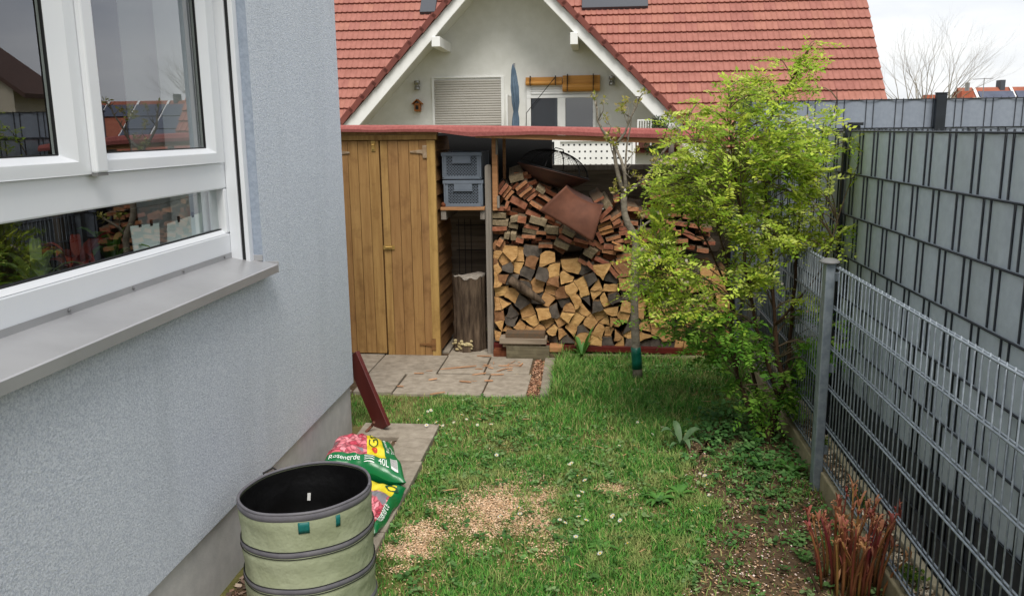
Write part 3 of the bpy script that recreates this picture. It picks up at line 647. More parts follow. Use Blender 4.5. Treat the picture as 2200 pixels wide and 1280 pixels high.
# back: horizontal boards, a taller panel on the left painted black for deep shade
zz = .03; k = 0
while zz < 1.30:
    h = random.choice((.095, .12, .1)); b = MB(); b.box(0, 2.85, -.010, .010, 0, h+.004)
    b.build('back_board', m_['back_board'], lt, bevel=.002, loc=Lc(-1.64, 6.96+(k % 2)*.021, zz)); zz += h+(.014 if k == 8 else 0); k += 1
cap = MB(); cap.box(0, 1.6, -.03, .02, 0, .045); cap.build('top_rail', m_['old_wood'], lt, bevel=.003, loc=Lc(-.38, 6.94, zz+.004))
XP = P(1187, 330, Y=6.96).x
for i in range(2):
    b = MB(); b.box(0, XP+1.19, -.008, .008, 0, .105); b.build('back_board', m_['back_board'], lt, bevel=.002, loc=Lc(-1.19, 6.945, zz+.0+i*.107))
pb_ = MB(); pb_.box(0, XP+2.3, .012, .03, 1.2, 1.68); pb_.build('black_shade_panel', m_['black'], lt, loc=Lc(-2.3, 6.885, 0))  # stands before the boards; its black replaces the shade behind the crates
def post(x0, x1, y0, y1, z0, z1, mat, round_top=False, lean=0):
    b = MB()
    if round_top:
        n_ = 8; w_ = x1-x0; pts = [(0, 0, 0), (w_, 0, 0)]+[(w_/2+w_/2*math.cos(math.pi*i/n_), 0, z1-z0-w_/2+w_/2*math.sin(math.pi*i/n_)) for i in range(n_+1)]
        b.prism(pts, (0, y1-y0, 0))
    else: b.box(0, x1-x0, 0, y1-y0, 0, z1-z0)
    o = b.build('post', m_[mat], lt, bevel=.003, loc=Lc(x0, y0, z0)); o.rotation_euler[1] = lean; return o
post(-.832, -.789, 6.16, 6.24, 0.0, 1.45, 'old_wood', True)
post(-.782, -.742, 6.20, 6.26, 1.11, 1.66, 'fresh_wood'); post(-.735, -.715, 6.5, 6.55, .9, 1.66, 'fresh_wood')
post(-.747, -.728, 6.19, 6.199, 1.13, 1.22, 'old_wood'); post(-.752, -.735, 6.19, 6.199, 1.52, 1.64, 'old_wood')
post(1.09, 1.14, 6.1, 6.16, 0, 1.62, 'old_wood'); post(1.09, 1.14, 6.9, 6.96, 0, 1.6, 'old_wood'); post(.56, .60, 6.90, 6.94, 0, 1.66, 'old_wood')
# the shelf between cabinet and post
sh = MB(); sh.box(-1.165, -.835, 6.14, 6.72, 1.118, 1.142); tag(sh.build('shelf', m_['fresh_wood'], None, bevel=.003), 'narrow wooden shelf carrying the grey crates', 'shelf')
br = MB(); br.box(-1.163, -1.125, 6.15, 6.70, 1.05, 1.1175); br.box(-.87, -.836, 6.16, 6.70, 1.05, 1.1175); br.build('bracket', m_['old_wood'], lt, loc=(0, -6.25, 0))
# steel mesh leaning at the back of the stump bay
me_ = MB()
for z in (.35, .55, .75, .95): me_.tube([(-1.14, 6.66, z), (-.83, 6.66, z)], .004, 5)
for x in (-1.12, -1.07, -1.02): me_.tube([(x, 6.668, .05), (x, 6.668, 1.0)], .003, 5)
tag(me_.build('mesh_panel', m_['iron_black'], None, True), 'dark steel mesh panel standing behind the chopping stump', 'mesh')
# base beam (red-brown)
ba, bb2 = P(1195, 738, Y=6.24), P(1540, 757, Y=6.24)
bs = MB(); bs.beam((-.79, -.03, .072), (1.06, -.03, .046), .06, .044); bs.build('base_beam', m_['red_wood'], lt, bevel=.002)
b2 = MB(); b2.beam((-.79, .5, .058), (1.06, .5, .04), .06, .036); b2.build('base_beam', m_['red_wood'], lt)
kb = MB(); kb.box(-.28, 1.05, -.06, 0, -.03, .022); tag(kb.build('kerb_stone', m_['concrete'], None, bevel=.006, loc=(0, 6.20, 0)), 'low concrete kerb under the wood pile edge', 'kerb')

# ================================================================== crates
def crate(loc, label, rz):
    e = empty('crate', loc, label, 'crate', 'grey plastic crates on the shelf'); e.rotation_euler[2] = rz
    W, D, Hh = .292, .40, .195; w2 = W/2
    b = MB(); b.box(-w2, w2, .006, D, 0, .012); b.box(-w2, -w2+.006, .006, D, .012, Hh); b.box(w2-.006, w2, .006, D, .012, Hh); b.box(-w2, w2, D-.006, D, .012, Hh)
    b.build('shell', m_['crate'], e, bevel=.002)
    f = MB()
    f.box(-w2-.005, w2+.005, -.008, .012, Hh-.026, Hh); f.box(-w2, w2, -.002, .010, 0, .024)
    for s in (-1, 1):
        f.box(*(sorted((s*w2, s*(w2-.034)))), -.002, .010, .0245, Hh-.0265)
        f.box(*(sorted((s*w2*.99, s*(w2-.012)))), -.008, -.0025, .012, Hh-.027)
    f.build('front_frame', m_['crate'], e, bevel=.002)
    la = MB(); x0, x1, z0, z1 = -w2+.034, w2-.034, .0245, Hh-.0265; st_ = .0165
    def seg(sl, c_):
        # clip line z = sl*x + c to the rectangle
        pts = []
        for x in (x0, x1):
            z = sl*x+c_
            if z0 <= z <= z1: pts.append((x, z))
        for z in (z0, z1):
            x = (z-c_)/sl
            if x0 < x < x1: pts.append((x, z))
        if len(pts) >= 2 and math.dist(pts[0], pts[1]) > .004: la.beam((pts[0][0], .004, pts[0][1]), (pts[1][0], .004, pts[1][1]), .005, .0042, (0, 1, 0))
    c_ = -.4
    while c_ < .5: seg(1.0, c_); seg(-1.0, c_); c_ += st_*1.3
    la.build('lattice', m_['crate'], e)
    h = MB(); h.box(-.068, .068, -.007, .0005, Hh-.075, Hh-.0265); h.box(-.074, .074, -.011, -.0005, Hh-.081, Hh-.0755); h.build('handle', m_['crate'], e, bevel=.003)
    i_ = MB(); i_.box(-w2+.01, w2-.01, .014, .016, .014, Hh-.03); i_.build('inside_shade_sheet', m_['crate_shade'], e)  # dark sheet behind the lattice; its colour stands for the shaded inside
    return e
crate((-.995, 6.165, 1.143), 'grey lattice plastic crate standing directly on the shelf', .0)
crate((-1.003, 6.168, 1.346), 'upper grey lattice plastic crate stacked on the other crate', -.015)
pc = MB(); pc.grid(lambda u, v: Vector((.018*math.cos(6.283*u)*math.sin(3.14*v), .018*math.sin(6.283*u)*math.sin(3.14*v), .018+.02*math.cos(3.14*(1-v))-.002)), 12, 8)
tag(pc.build('pine_cone', m_['board_dark'], None, loc=(-1.145, 6.165, 1.142)), 'small brown cone lying on the shelf end', 'cone')

# ================================================================== chopping stump
def stump_fn(u, v):
    a = u*2*math.pi; r = .119+.010*math.sin(3*a+1)+.006*math.sin(7*a)+.004*math.sin(17*a+v*3)+.006*math.sin(31*a)*(.5+.5*math.sin(5*v+2*a)); r *= 1+.05*(abs(v-.5)*2)**2
    z = v*.585+(.014*math.sin(2*a+.5)+.008*math.sin(9*a) if v > .95 else 0); return Vector((r*math.cos(a), r*.9*math.sin(a), z))
stp = empty('chopping_stump', (-.998, 6.30, .02), 'upright weathered log stump between cabinet and wood pile', 'stump')
s = MB(); s.grid(stump_fn, 72, 14); s.build('bark', m_['stump_side'], stp, True, fixn=False)
top = [stump_fn(i/36, 1)-Vector((0, 0, .004)) for i in range(36)]; s = MB(); s.add(top, [tuple(range(36))]); s.build('cut_face', m_['old_wood'], stp, fixn=False)
fu = MB()
for i in range(26):
    a = random.uniform(-2.6, -1.2); z = random.uniform(.01, .06+.05*abs(math.sin(a*3))); p = stump_fn((a/(2*math.pi)) % 1, z/.585); n_ = Vector((math.cos(a), math.sin(a), 0)); r = random.uniform(.012, .022)
    fu.grid(lambda u, v: p+Vector((r*math.cos(6.283*u)*math.sin(3.14*v), r*.5*math.sin(6.283*u)*math.sin(3.14*v), r*.6*math.cos(3.14*v))), 8, 5)
fu.build('fungus_crust', m_['fungus'], stp, True, fixn=False)

# ================================================================== split logs (Voronoi cells round surveyed log centres)
YL = 6.22
ZC = [(120,75,'b'),(120,130,'l'),(95,205,'b'),(200,185,'l'),(280,125,'l'),(360,150,'l'),(250,275,'d'),(140,270,'l'),(345,265,'l'),(205,350,'b'),(510,215,'b'),(510,120,'d'),(645,205,'l'),(730,310,'l'),(620,330,'d'),(465,335,'d'),(300,390,'d'),(420,470,'d'),(740,415,'b'),(870,385,'l'),(925,275,'l'),(1050,290,'d'),(1120,390,'d'),(1250,320,'l'),(1020,430,'l'),(1330,400,'d'),
(120,400,'l'),(170,510,'l'),(290,570,'l'),(140,650,'l'),(210,640,'l'),(570,450,'l'),(720,510,'l'),(830,540,'b'),(930,490,'l'),(1045,530,'l'),(1200,470,'l'),(1335,490,'l'),(1190,565,'l'),(1080,615,'d'),(1290,610,'l'),(1365,590,'d'),
(400,630,'d'),(285,725,'d'),(150,775,'b'),(580,600,'d'),(680,610,'l'),(850,640,'d'),(975,620,'l'),(1190,670,'d'),(760,720,'d'),(890,690,'l'),(460,735,'l'),(635,745,'l'),(1055,720,'l'),(1350,720,'l'),(875,775,'l'),(1240,780,'l'),
(300,830,'d'),(165,880,'l'),(490,835,'l'),(380,900,'l'),(675,860,'l'),(815,850,'l'),(995,825,'l'),(1115,850,'l'),(1290,845,'l'),(1370,840,'l'),
(135,990,'l'),(260,945,'l'),(465,945,'l'),(590,940,'l'),(730,925,'l'),(810,955,'l'),(925,925,'l'),(1040,935,'d'),(1225,935,'l'),(1320,945,'l'),(715,1015,'d'),(870,1030,'d'),(1050,1030,'l'),(1180,1050,'l'),(1310,1055,'d'),
(225,1040,'b'),(340,1035,'l'),(450,1040,'d'),(560,1035,'l'),(640,1050,'b')]
ZD = [(450,110,'b'),(450,250,'l'),(440,380,'d'),(345,440,'d'),(450,510,'l'),(615,510,'l'),(620,600,'l'),(740,560,'l'),(700,250,'d'),(420,645,'l'),(335,710,'l'),(450,780,'d'),(345,845,'l'),(480,845,'l'),(690,770,'l'),(780,760,'l'),(670,870,'l'),(400,930,'l'),(490,940,'d'),(560,700,'d'),(560,850,'l'),(670,970,'d'),(800,960,'d'),(945,950,'d'),(1070,960,'l'),(1190,950,'l'),(1110,850,'l'),(1210,800,'d'),(1300,850,'l'),(900,800,'l'),(860,680,'l'),(930,880,'l'),(1330,970,'l'),(1450,930,'d'),(1420,820,'l'),
(560,130,'b'),(660,120,'l'),(570,290,'d'),(560,400,'l'),(820,180,'l'),(830,300,'d'),(940,200,'l'),(960,320,'l'),(900,440,'d'),(1010,440,'l'),(980,560,'l'),(1060,680,'d'),(1080,560,'l'),(1080,220,'l'),(1090,330,'b'),(1150,450,'l'),(1190,560,'l'),(1180,690,'l'),(1220,300,'l'),(1270,420,'d'),(1300,560,'l'),(1310,700,'l'),(1350,280,'l'),(1400,420,'l'),(1420,560,'d'),(1430,700,'l'),(1490,330,'l'),(1520,460,'l'),(1530,600,'l'),(1540,760,'l'),(1560,930,'l'),(1100,120,'l'),(1230,160,'d'),(1380,160,'l'),(1500,200,'l')]
seeds = [(1040+x/4.921, 520+y/4.921, k) for x, y, k in ZC]+[(1260+x/5.333, 560+y/5.333, k) for x, y, k in ZD]
region = [(1056, 533), (1140, 536), (1205, 556), (1262, 592), (1300, 590), (1345, 580), (1420, 566), (1560, 556), (1562, 757), (1195, 737), (1056, 731)]
def clip(poly, a, b_, c_):      # keep a*x+b*y<=c
    out = []
    for i in range(len(poly)):
        p, q = poly[i], poly[(i+1) % len(poly)]; dp, dq = a*p[0]+b_*p[1]-c_, a*q[0]+b_*q[1]-c_
        if dp <= 0: out.append(p)
        if dp*dq < 0: t = dp/(dp-dq); out.append((p[0]+t*(q[0]-p[0]), p[1]+t*(q[1]-p[1])))
    return out
wseed = [(P(x, y, Y=YL), k) for x, y, k in seeds]; wreg = [P(x, y, Y=YL) for x, y in region]
LOG_LABEL = {'l': 'pale tan split log end', 'd': 'dark grey split log end', 'b': 'rough brown split log end'}
LOG_MAT = {'l': 'log_end', 'd': 'log_end_dark', 'b': 'log_end_brown'}
reg2 = [(p.x, p.z) for p in wreg]
for i, (p, kd) in enumerate(wseed):
    poly = [(p.x-.075, p.z-.062), (p.x+.075, p.z-.062), (p.x+.075, p.z+.062), (p.x-.075, p.z+.062)]
    for j, (q, _) in enumerate(wseed):
        if i == j: continue
        dx, dz = q.x-p.x, q.z-p.z; dd = dx*dx+dz*dz
        if dd < .05 and dd > 1e-7: poly = clip(poly, dx, dz, dx*(p.x+q.x)/2+dz*(p.z+q.z)/2)
        if len(poly) < 3: break
    zlo = np.interp(p.x, [reg2[-1][0], reg2[-2][0], reg2[-3][0]], [reg2[-1][1], reg2[-2][1], reg2[-3][1]])+.004
    poly = clip(poly, 0, -1, -zlo) if len(poly) > 2 else poly
    poly = clip(poly, -1, 0, .780) if len(poly) > 2 else poly
    if len(poly) < 3: continue
    # reduce the cell to a wedge, quarter or block: remove the flattest corners
    want = random.choice((3, 3, 4, 4, 4, 5))
    def tri(k): a_, b_, c_ = poly[k-1], poly[k], poly[(k+1) % len(poly)]; return abs((b_[0]-a_[0])*(c_[1]-a_[1])-(c_[0]-a_[0])*(b_[1]-a_[1]))
    while len(poly) > want:
        k = min(range(len(poly)), key=tri)
        if want < 5 and len(poly) <= 4 and tri(k) > .0042: break
        del poly[k]
    cxx = sum(a for a, _ in poly)/len(poly); czz = sum(b for _, b in poly)/len(poly); shr = random.uniform(.99, 1.07) if len(poly) < 5 else random.uniform(.93, .98)
    pts = []; nn = len(poly); arc = random.randrange(nn) if random.random() < .6 else -1; th = random.uniform(-.12, .12); ct_, st_ = math.cos(th), math.sin(th)
    for k in range(nn):
        a, b_ = poly[k], poly[(k+1) % nn]; ex, ez = b_[0]-a[0], b_[1]-a[1]
        for t in (0, .33, .67):
            bul = (.16 if k == arc else random.uniform(-.05, .03))*(1 if t else 0)
            x, z = a[0]+ex*t+ez*bul, a[1]+ez*t-ex*bul; x, z = (x-cxx)*shr, (z-czz)*shr; j_ = .0022
            pts.append(Vector((x*ct_-z*st_+random.uniform(-j_, j_), random.uniform(-.004, .004), x*st_+z*ct_+random.uniform(-j_, j_))))
    L = random.uniform(.27, .33); mb = MB(); mb.prism(pts, (random.uniform(-.02, .02), L, random.uniform(-.012, .012)), 0, 1)
    o = mb.build('split_log', [m_[LOG_MAT[kd]], m_['log_side']], None, loc=(cxx, YL+random.uniform(-.035, .03), czz))
    where = ('beside the grey post' if cxx < -.55 else 'under the rusty pan' if cxx < -.08 else 'left of the young tree' if cxx < .27 else 'behind the shrub'); row_ = 'bottom layer' if czz < .19 else 'middle layers' if czz < .48 else 'top layers'
    tag(o, LOG_LABEL[kd]+' in the stack, '+row_+' '+where, 'log', {'l': 'pale split logs in the wood stack', 'd': 'dark split logs in the wood stack', 'b': 'brown split logs in the wood stack'}[kd])
# one long dark log lying askew across the stack
la_, lb_ = P(1040+270/4.921, 520+390/4.921, Y=YL-.05), P(1040+640/4.921, 520+650/4.921, Y=YL-.03)
d_ = lb_-la_; lg = MB(); nn = 12
lg.tube([d_*t for t in (0, .15, .35, .55, .75, .9, 1)], [.030, .036, .038, .034, .027, .020, .012], 9)
tag(lg.build('split_log', m_['stump_side'], None, True, loc=la_), 'long dark barked branch lying slanted across the wood stack', 'log')

# ================================================================== sawn board offcuts on top
BA = [(205,625,140,40,-52,'o'),(240,650,140,40,-52,'o'),(265,690,130,38,-50,'o'),(240,790,90,35,-65,'o'),(205,830,150,50,0,'o'),(345,510,150,70,-15,'g'),(395,585,150,40,-38,'o'),(410,625,160,36,-38,'o'),(440,652,160,36,-38,'o'),(475,675,160,36,-38,'o'),(520,695,160,40,-40,'o'),(365,765,190,85,28,'o'),(640,715,150,40,33,'o'),(610,770,160,50,33,'k'),(555,800,160,45,33,'o'),(520,890,160,60,25,'o'),(150,905,165,60,2,'g'),(170,980,165,60,3,'g'),(150,1040,190,50,-2,'o'),(320,945,90,60,-10,'g'),(400,945,90,90,10,'o'),(310,1015,100,50,10,'g'),(570,965,180,80,15,'g'),(500,1025,160,40,12,'o'),(490,1068,170,60,8,'g'),(710,1060,150,100,5,'g'),(605,1085,110,40,3,'o'),(470,1125,150,40,3,'o'),(810,1065,40,70,0,'o'),(890,1090,140,60,28,'g'),(860,1150,150,50,28,'o'),(1025,1175,160,45,15,'o'),(1030,1218,150,42,15,'k'),(375,1165,85,60,15,'o'),(630,1175,150,40,3,'k'),(650,1225,150,45,2,'o'),(820,1215,160,70,25,'g'),(165,1185,90,60,-60,'o'),(240,1120,60,70,10,'g'),(310,1130,60,80,0,'g'),(1215,735,120,35,-28,'o'),(700,930,120,45,20,'k'),(620,850,140,50,30,'k'),(740,985,150,45,25,'k'),(420,835,120,45,25,'k'),(290,880,130,45,10,'k'),(240,880,100,40,-20,'k'),(960,1140,110,45,25,'k'),(560,1150,100,40,0,'k'),(710,1130,110,40,5,'k'),(330,590,90,40,-40,'k'),(590,640,100,40,35,'g'),(700,660,140,50,30,'k'),(640,600,140,50,20,'k'),(500,560,120,45,-20,'k'),(440,500,120,50,-15,'k')]
BB = [(200,385,180,50,-45,'o'),(225,310,80,90,-40,'g'),(280,300,180,40,-55,'k'),(320,245,60,50,-20,'o'),(200,450,130,35,-30,'o'),(190,505,150,38,-18,'t'),(200,545,150,38,-18,'t'),(212,585,150,38,-16,'t'),(310,425,130,40,-32,'o'),(320,480,90,50,-30,'o'),(330,518,120,38,-15,'o'),(385,548,80,38,-10,'o'),(395,592,100,48,-12,'o'),(265,612,150,35,-15,'k'),(285,650,160,40,-15,'o'),(140,640,130,45,65,'o'),(125,720,130,60,35,'o'),(235,740,110,60,5,'o'),(240,795,155,45,10,'o'),(350,680,90,40,-5,'o'),(345,755,110,60,5,'t'),(340,715,150,22,25,'t'),(405,835,170,40,-8,'o'),(395,878,160,50,-12,'t'),(245,850,150,60,8,'k'),(160,890,160,50,25,'o'),(450,755,80,50,0,'o'),(440,680,80,50,-10,'o'),(65,960,160,45,45,'o'),(285,1005,160,50,50,'o'),(320,965,170,45,50,'o'),(215,985,120,45,45,'k'),(490,340,120,50,5,'o'),(545,370,90,45,8,'o'),(500,412,150,55,8,'k'),(450,350,80,60,10,'k'),(680,380,160,40,20,'o'),(670,428,150,50,20,'o'),(590,410,40,80,0,'o'),(730,470,80,45,8,'o'),(620,580,130,40,-5,'o'),(620,625,140,40,-5,'o'),(640,670,150,42,-5,'o'),(620,790,80,90,-30,'g'),(590,850,110,50,-35,'o'),(715,820,150,45,35,'o'),(772,800,140,45,35,'o'),(825,790,130,45,38,'o'),(670,862,100,40,20,'o'),(790,570,120,50,-8,'o'),(970,590,60,60,0,'t'),(1080,610,120,60,30,'o'),(620,60,120,50,0,'o'),(680,100,70,60,0,'k'),(480,490,130,45,6,'o'),(520,560,120,45,-6,'k'),(480,620,130,45,-4,'o'),(520,700,120,45,0,'o'),(530,800,110,45,-10,'k'),(760,640,130,45,-5,'o'),(780,700,140,50,5,'k'),(880,680,130,50,12,'o'),(760,520,130,45,5,'k'),(880,560,120,45,0,'o'),(880,480,130,50,10,'o'),(850,400,140,50,15,'o'),(820,330,130,50,5,'k'),(940,400,120,45,0,'o'),(1000,500,130,50,8,'o'),(1010,680,130,45,-4,'o'),(950,760,120,45,6,'o'),(1080,740,130,50,10,'k'),(1090,420,140,50,0,'o'),(1150,520,130,50,10,'o'),(1180,650,120,45,0,'o'),(960,300,130,45,5,'o'),(1080,330,120,45,-6,'o'),(700,300,130,45,0,'k'),(740,220,130,45,5,'o'),(840,180,120,45,0,'o'),(940,200,120,45,0,'k'),(1200,380,130,50,8,'o'),(1260,560,130,50,0,'o'),(1300,700,120,45,5,'o'),(1230,780,120,45,5,'o'),(60,860,130,50,40,'k'),(60,780,100,45,35,'g'),(40,700,110,50,20,'o'),(20,820,110,60,30,'g'),(-40,900,110,50,30,'o'),(-20,1000,90,50,20,'k'),(100,800,90,50,10,'k'),(420,960,110,50,10,'k'),(520,900,120,45,-15,'o'),(600,920,120,45,5,'o')]
boards = [(1040+a/4.921, 280+b/4.921, w_/4.921, h/4.921, an, k) for a, b, w_, h, an, k in BA]+[(1260+a/4.921, 380+b/4.921, w_/4.921, h/4.921, an, k) for a, b, w_, h, an, k in BB]
for (x, y, w_, h, an, k) in list(boards):
    if random.random() < .62: boards.append((x+random.uniform(-14, 14), y+random.uniform(-9, 9), w_, h, an+random.uniform(-12, 12), 'z'))
BL = {'z': ('shaded board offcut deep in the log pile', 'shaded board offcuts in the pile', 'board_end'), 'o': ('reddish sawn board offcut on the log pile', 'reddish board offcuts on the pile', 'board_end'), 'g': ('grey weathered board offcut on the log pile', 'grey board offcuts on the pile', 'board_grey'),
      'k': ('dark brown board offcut deep in the pile', 'dark board offcuts on the pile', 'board_dark'), 't': ('light tan board offcut right of the rusty pan', 'light tan board offcuts on the pile', 'board_tan')}
for i, (x, y, w_, h, an, k) in enumerate(boards):
    yy = YL+random.uniform(-.03, .03)+(.045 if k == 'k' else .10 if k == 'z' else 0); p = P(x, y, Y=yy); sc_b = yy/F_PX*1.01
    W, T, L = w_*sc_b*.97, min(h*sc_b*.88, .052), random.uniform(.28, .36)
    b = MB(); pts = []
    # slightly ragged end outline
    for (a, c_) in ((-.5, -.5), (-.17, -.5), (.17, -.5), (.5, -.5), (.5, .5), (.17, .5), (-.17, .5), (-.5, .5)):
        pts.append(Vector((a*W+random.uniform(-.002, .002), random.uniform(-.003, .003), c_*T+random.uniform(-.0018, .0018))))
    b.prism(pts, (0, L, 0), 0, 1)
    lab, grp, mt = BL[k]
    o = b.build('board_offcut', [m_[mt], m_['board_grey' if k == 'g' else 'board_side']], None, loc=p)
    o.rotation_euler = (R_(random.uniform(2, 9) + (7 if k == 'g' else 0)), R_(an), R_(random.uniform(-5, 5)))
    where = ('left of the rusty pan' if x < 1165 else 'under the rusty pan' if x < 1275 else 'right of the rusty pan' if x < 1345 else 'behind the young tree' if x < 1400 else 'behind the shrub'); row_ = 'high up' if y < 450 else 'at mid height' if y < 520 else 'low down'
    tag(o, lab.replace(' right of the rusty pan', ' on the pile')+', '+row_+' '+where, 'board', grp)

# ================================================================== fire bowl with spark guard on the pile
fb = empty('fire_bowl', P(1188, 374, Y=6.42), 'dark iron fire bowl with mesh spark guard on top of the pile', 'fire bowl')
fb.rotation_euler = (R_(-4), R_(14.5), 0)
b = MB(); Rb = .272
prof = [(.001, -.095), (.08, -.090), (.15, -.070), (.21, -.038), (.25, -.006), (Rb, .012), (Rb+.012, .016), (Rb+.012, .020), (Rb-.004, .020), (.24, 0), (.15, -.06), (.001, -.085)]
b.lathe(prof, 48); b.build('bowl', m_['iron'], fb, True)
dm = MB(); dm.lathe([(Rb*.985*math.cos(t), .022+.150*math.sin(t)) for t in np.linspace(0, 1.45, 13)], 56); do = dm.build('spark_guard', m_['iron_black'], fb, fixn=False)
wm = do.modifiers.new('wire', 'WIREFRAME'); wm.thickness = .0015; wm.use_even_offset = False
fr_ = MB()
for a in range(6):
    t_ = a*math.pi/3+.3; fr_.tube([(Rb*math.cos(q)*math.cos(t_), Rb*math.cos(q)*math.sin(t_), .024+.153*math.sin(q)) for q in np.linspace(0, 1.5, 9)], .004, 5)
fr_.tube([(Rb*math.cos(q), Rb*math.sin(q), .026) for q in np.linspace(0, 6.283, 40)], .006, 5)
fr_.tube([(-.04, 0, .172), (-.03, 0, .195), (.03, 0, .195), (.04, 0, .172)], .004, 5); fr_.build('guard_frame', m_['iron_black'], fb, True)

# ================================================================== rusty steel pan leaning on the pile
cor = [P(1216, 399, Y=6.10), P(1158, 453, Y=6.06), P(1273, 521, Y=6.04), P(1297, 441, Y=6.09)]
cc = sum(cor, Vector())/4
def pan(u, v):
    # v runs from the hollow upper edge to the lower edge, u along it; edges bow inwards
    a = cor[0].lerp(cor[3], u); b_ = cor[1].lerp(cor[2], u)
    bow = 4*u*(1-u); mid = (cor[0]+cor[3])/2; lowm = (cor[1]+cor[2])/2
    a = a+(lowm-mid)*.15*bow; b_ = b_+(mid-lowm)*.02*bow
    p = a.lerp(b_, v); return p-cc+Vector((0, .05*bow*(1-v), 0))+Vector((0, -.02*math.sin(math.pi*v), 0))
rp_ = empty('rusty_pan', cc, 'rust brown steel pan with a hollow edge leaning on the boards', 'steel pan')
s = MB(); s.grid(pan, 20, 12); o = s.build('face', m_['rust'], rp_, True, fixn=False); so = o.modifiers.new('thick', 'SOLIDIFY'); so.thickness = .004
def pan2(u, v):
    a = cor[0].lerp(cor[3], u); bow = 4*u*(1-u); mid = (cor[0]+cor[3])/2; lowm = (cor[1]+cor[2])/2
    a1 = a+(lowm-mid)*.15*bow+Vector((0, .05*bow, 0)); a2 = a+Vector((0, .22, .0))+(lowm-mid)*.05*bow
    return a1.lerp(a2, v)-cc+Vector((0, .004, -.002))
s = MB(); s.grid(pan2, 16, 5); o = s.build('inner_face', m_['iron'], rp_, True, fixn=False); so = o.modifiers.new('thick', 'SOLIDIFY'); so.thickness = .004

# ================================================================== small stack of old boards at the foot of the pile
def stack_board(x0, x1, y0, y1, ya, yb, mat, lab, rx_=0):
    a, b_ = P(x0, y1, Y=ya), P(x1, y0, Y=ya); m = MB(); W_, T_ = b_.x-a.x, b_.z-a.z
    m.box(0, W_, 0, yb-ya, 0, T_); o = m.build('old_board', m_[mat], None, bevel=.003, loc=a); o.rotation_euler[0] = rx_; tag(o, lab, 'board')
stack_board(1060, 1090, 753, 770, 6.10, 6.2, 'board_dark', 'stub of brown board at the left foot of the small stack')
stack_board(1180, 1208, 745, 756, 6.12, 6.3, 'fresh_wood', 'reddish board end at the right of the small stack, upper')
stack_board(1181, 1206, 757, 768, 6.13, 6.3, 'board_side', 'brown board end at the right of the small stack, lower')
stack_board(1088, 1180, 745, 774, 6.04, 6.09, 'mossy_board', 'mossy grey board on edge in front of the small stack')
stack_board(1080, 1163, 739, 745, 6.06, 6.16, 'board_grey', 'thin grey board second lowest in the flat stack')
stack_board(1073, 1174, 728, 738.5, 6.04, 6.16, 'back_board', 'broad brown board in the middle of the flat stack')
stack_board(1086, 1170, 716, 727.5, 6.05, 6.16, 'board_side', 'topmost board of the flat stack by the grey post')

# ================================================================== neighbouring house with gable
NY, WY = 15.0, 16.0
nb = empty('gable_house', (-1.6, WY, 0), 'white gabled house with red tiled roof behind the garden', 'house')
def N_(v): v = Vector(v); return v-Vector((-1.6, WY, 0))
def line(p, q): k = (q[1]-p[1])/(q[0]-p[0]); return lambda x: p[1]+k*(x-p[0])
OL = [P(734, 271, Y=NY), P(954, 21, Y=NY)]; IL = [P(771, 271, Y=NY), P(983, 21, Y=NY)]
OR = [P(1441, 242, Y=NY), P(1216, 21, Y=NY)]; IR = [P(1432, 276, Y=NY), P(1186, 21, Y=NY)]
OA, IA = P(1075.4, -117, Y=NY), P(1078, -91, Y=NY)
def ext(p, a, z): t = (z-a.z)/(p.z-a.z); return a+(p-a)*t
ZB = .9
ol, il, or_, ir = ext(OL[0], OA, ZB), ext(IL[0], IA, ZB), ext(OR[0], OA, ZB), ext(IR[0], IA, ZB)
# gable wall
gw = MB(); hw = (ol.x+or_.x)/2
gw.add([N_((ol.x+.3, WY, -.3)), N_((or_.x-.3, WY, -.3)), N_((or_.x-.3, WY, ZB+.2)), N_((OA.x, WY, OA.z+.05)), N_((ol.x+.3, WY, ZB+.2))], [(0, 1, 2, 3, 4)])
gw.add([N_((or_.x-.3, WY, -.3)), N_((or_.x-.3, WY+3, -.3)), N_((or_.x-.3, WY+3, ZB+.2)), N_((or_.x-.3, WY, ZB+.2))], [(0, 1, 2, 3)])
gw.add([N_((or_.x-.4, WY+.45, -.3)), N_((5.1, WY+.45, -.3)), N_((5.1, WY+.45, 1.6)), N_((or_.x-.4, WY+.45, 1.6))], [(0, 1, 2, 3)])
gw.add([N_((5.1, WY+.45, -.3)), N_((5.1, WY+8, -.3)), N_((5.1, WY+8, 1.6)), N_((5.1, WY+3.5, 5.2)), N_((5.1, WY+.45, 1.5))], [(0, 1, 2, 3, 4)])
gw.build('wall', m_['house_white'], nb, fixn=False)
# soffit and rake boards
for a0, b0, a1, b1 in ((ol, il, OA, IA), (or_, ir, OA, IA)):
    rk = MB(); rk.prism([N_(a0), N_(b0), N_(b1), N_(a1)], (0, .05, 0)); rk.build('rake_board', m_['trim_white'], nb, bevel=.01)
    sf = MB(); dn = (b0-a0)*.5
    sf.add([N_(a0+dn+Vector((0, .05, 0))), N_(a1+(b1-a1)*.5+Vector((0, .05, 0))), N_(a1+(b1-a1)*.5+Vector((0, 1.0, 0))), N_(a0+dn+Vector((0, 1.0, 0)))], [(0, 1, 2, 3)]); sf.build('soffit', m_['trim_white'], nb, fixn=False)
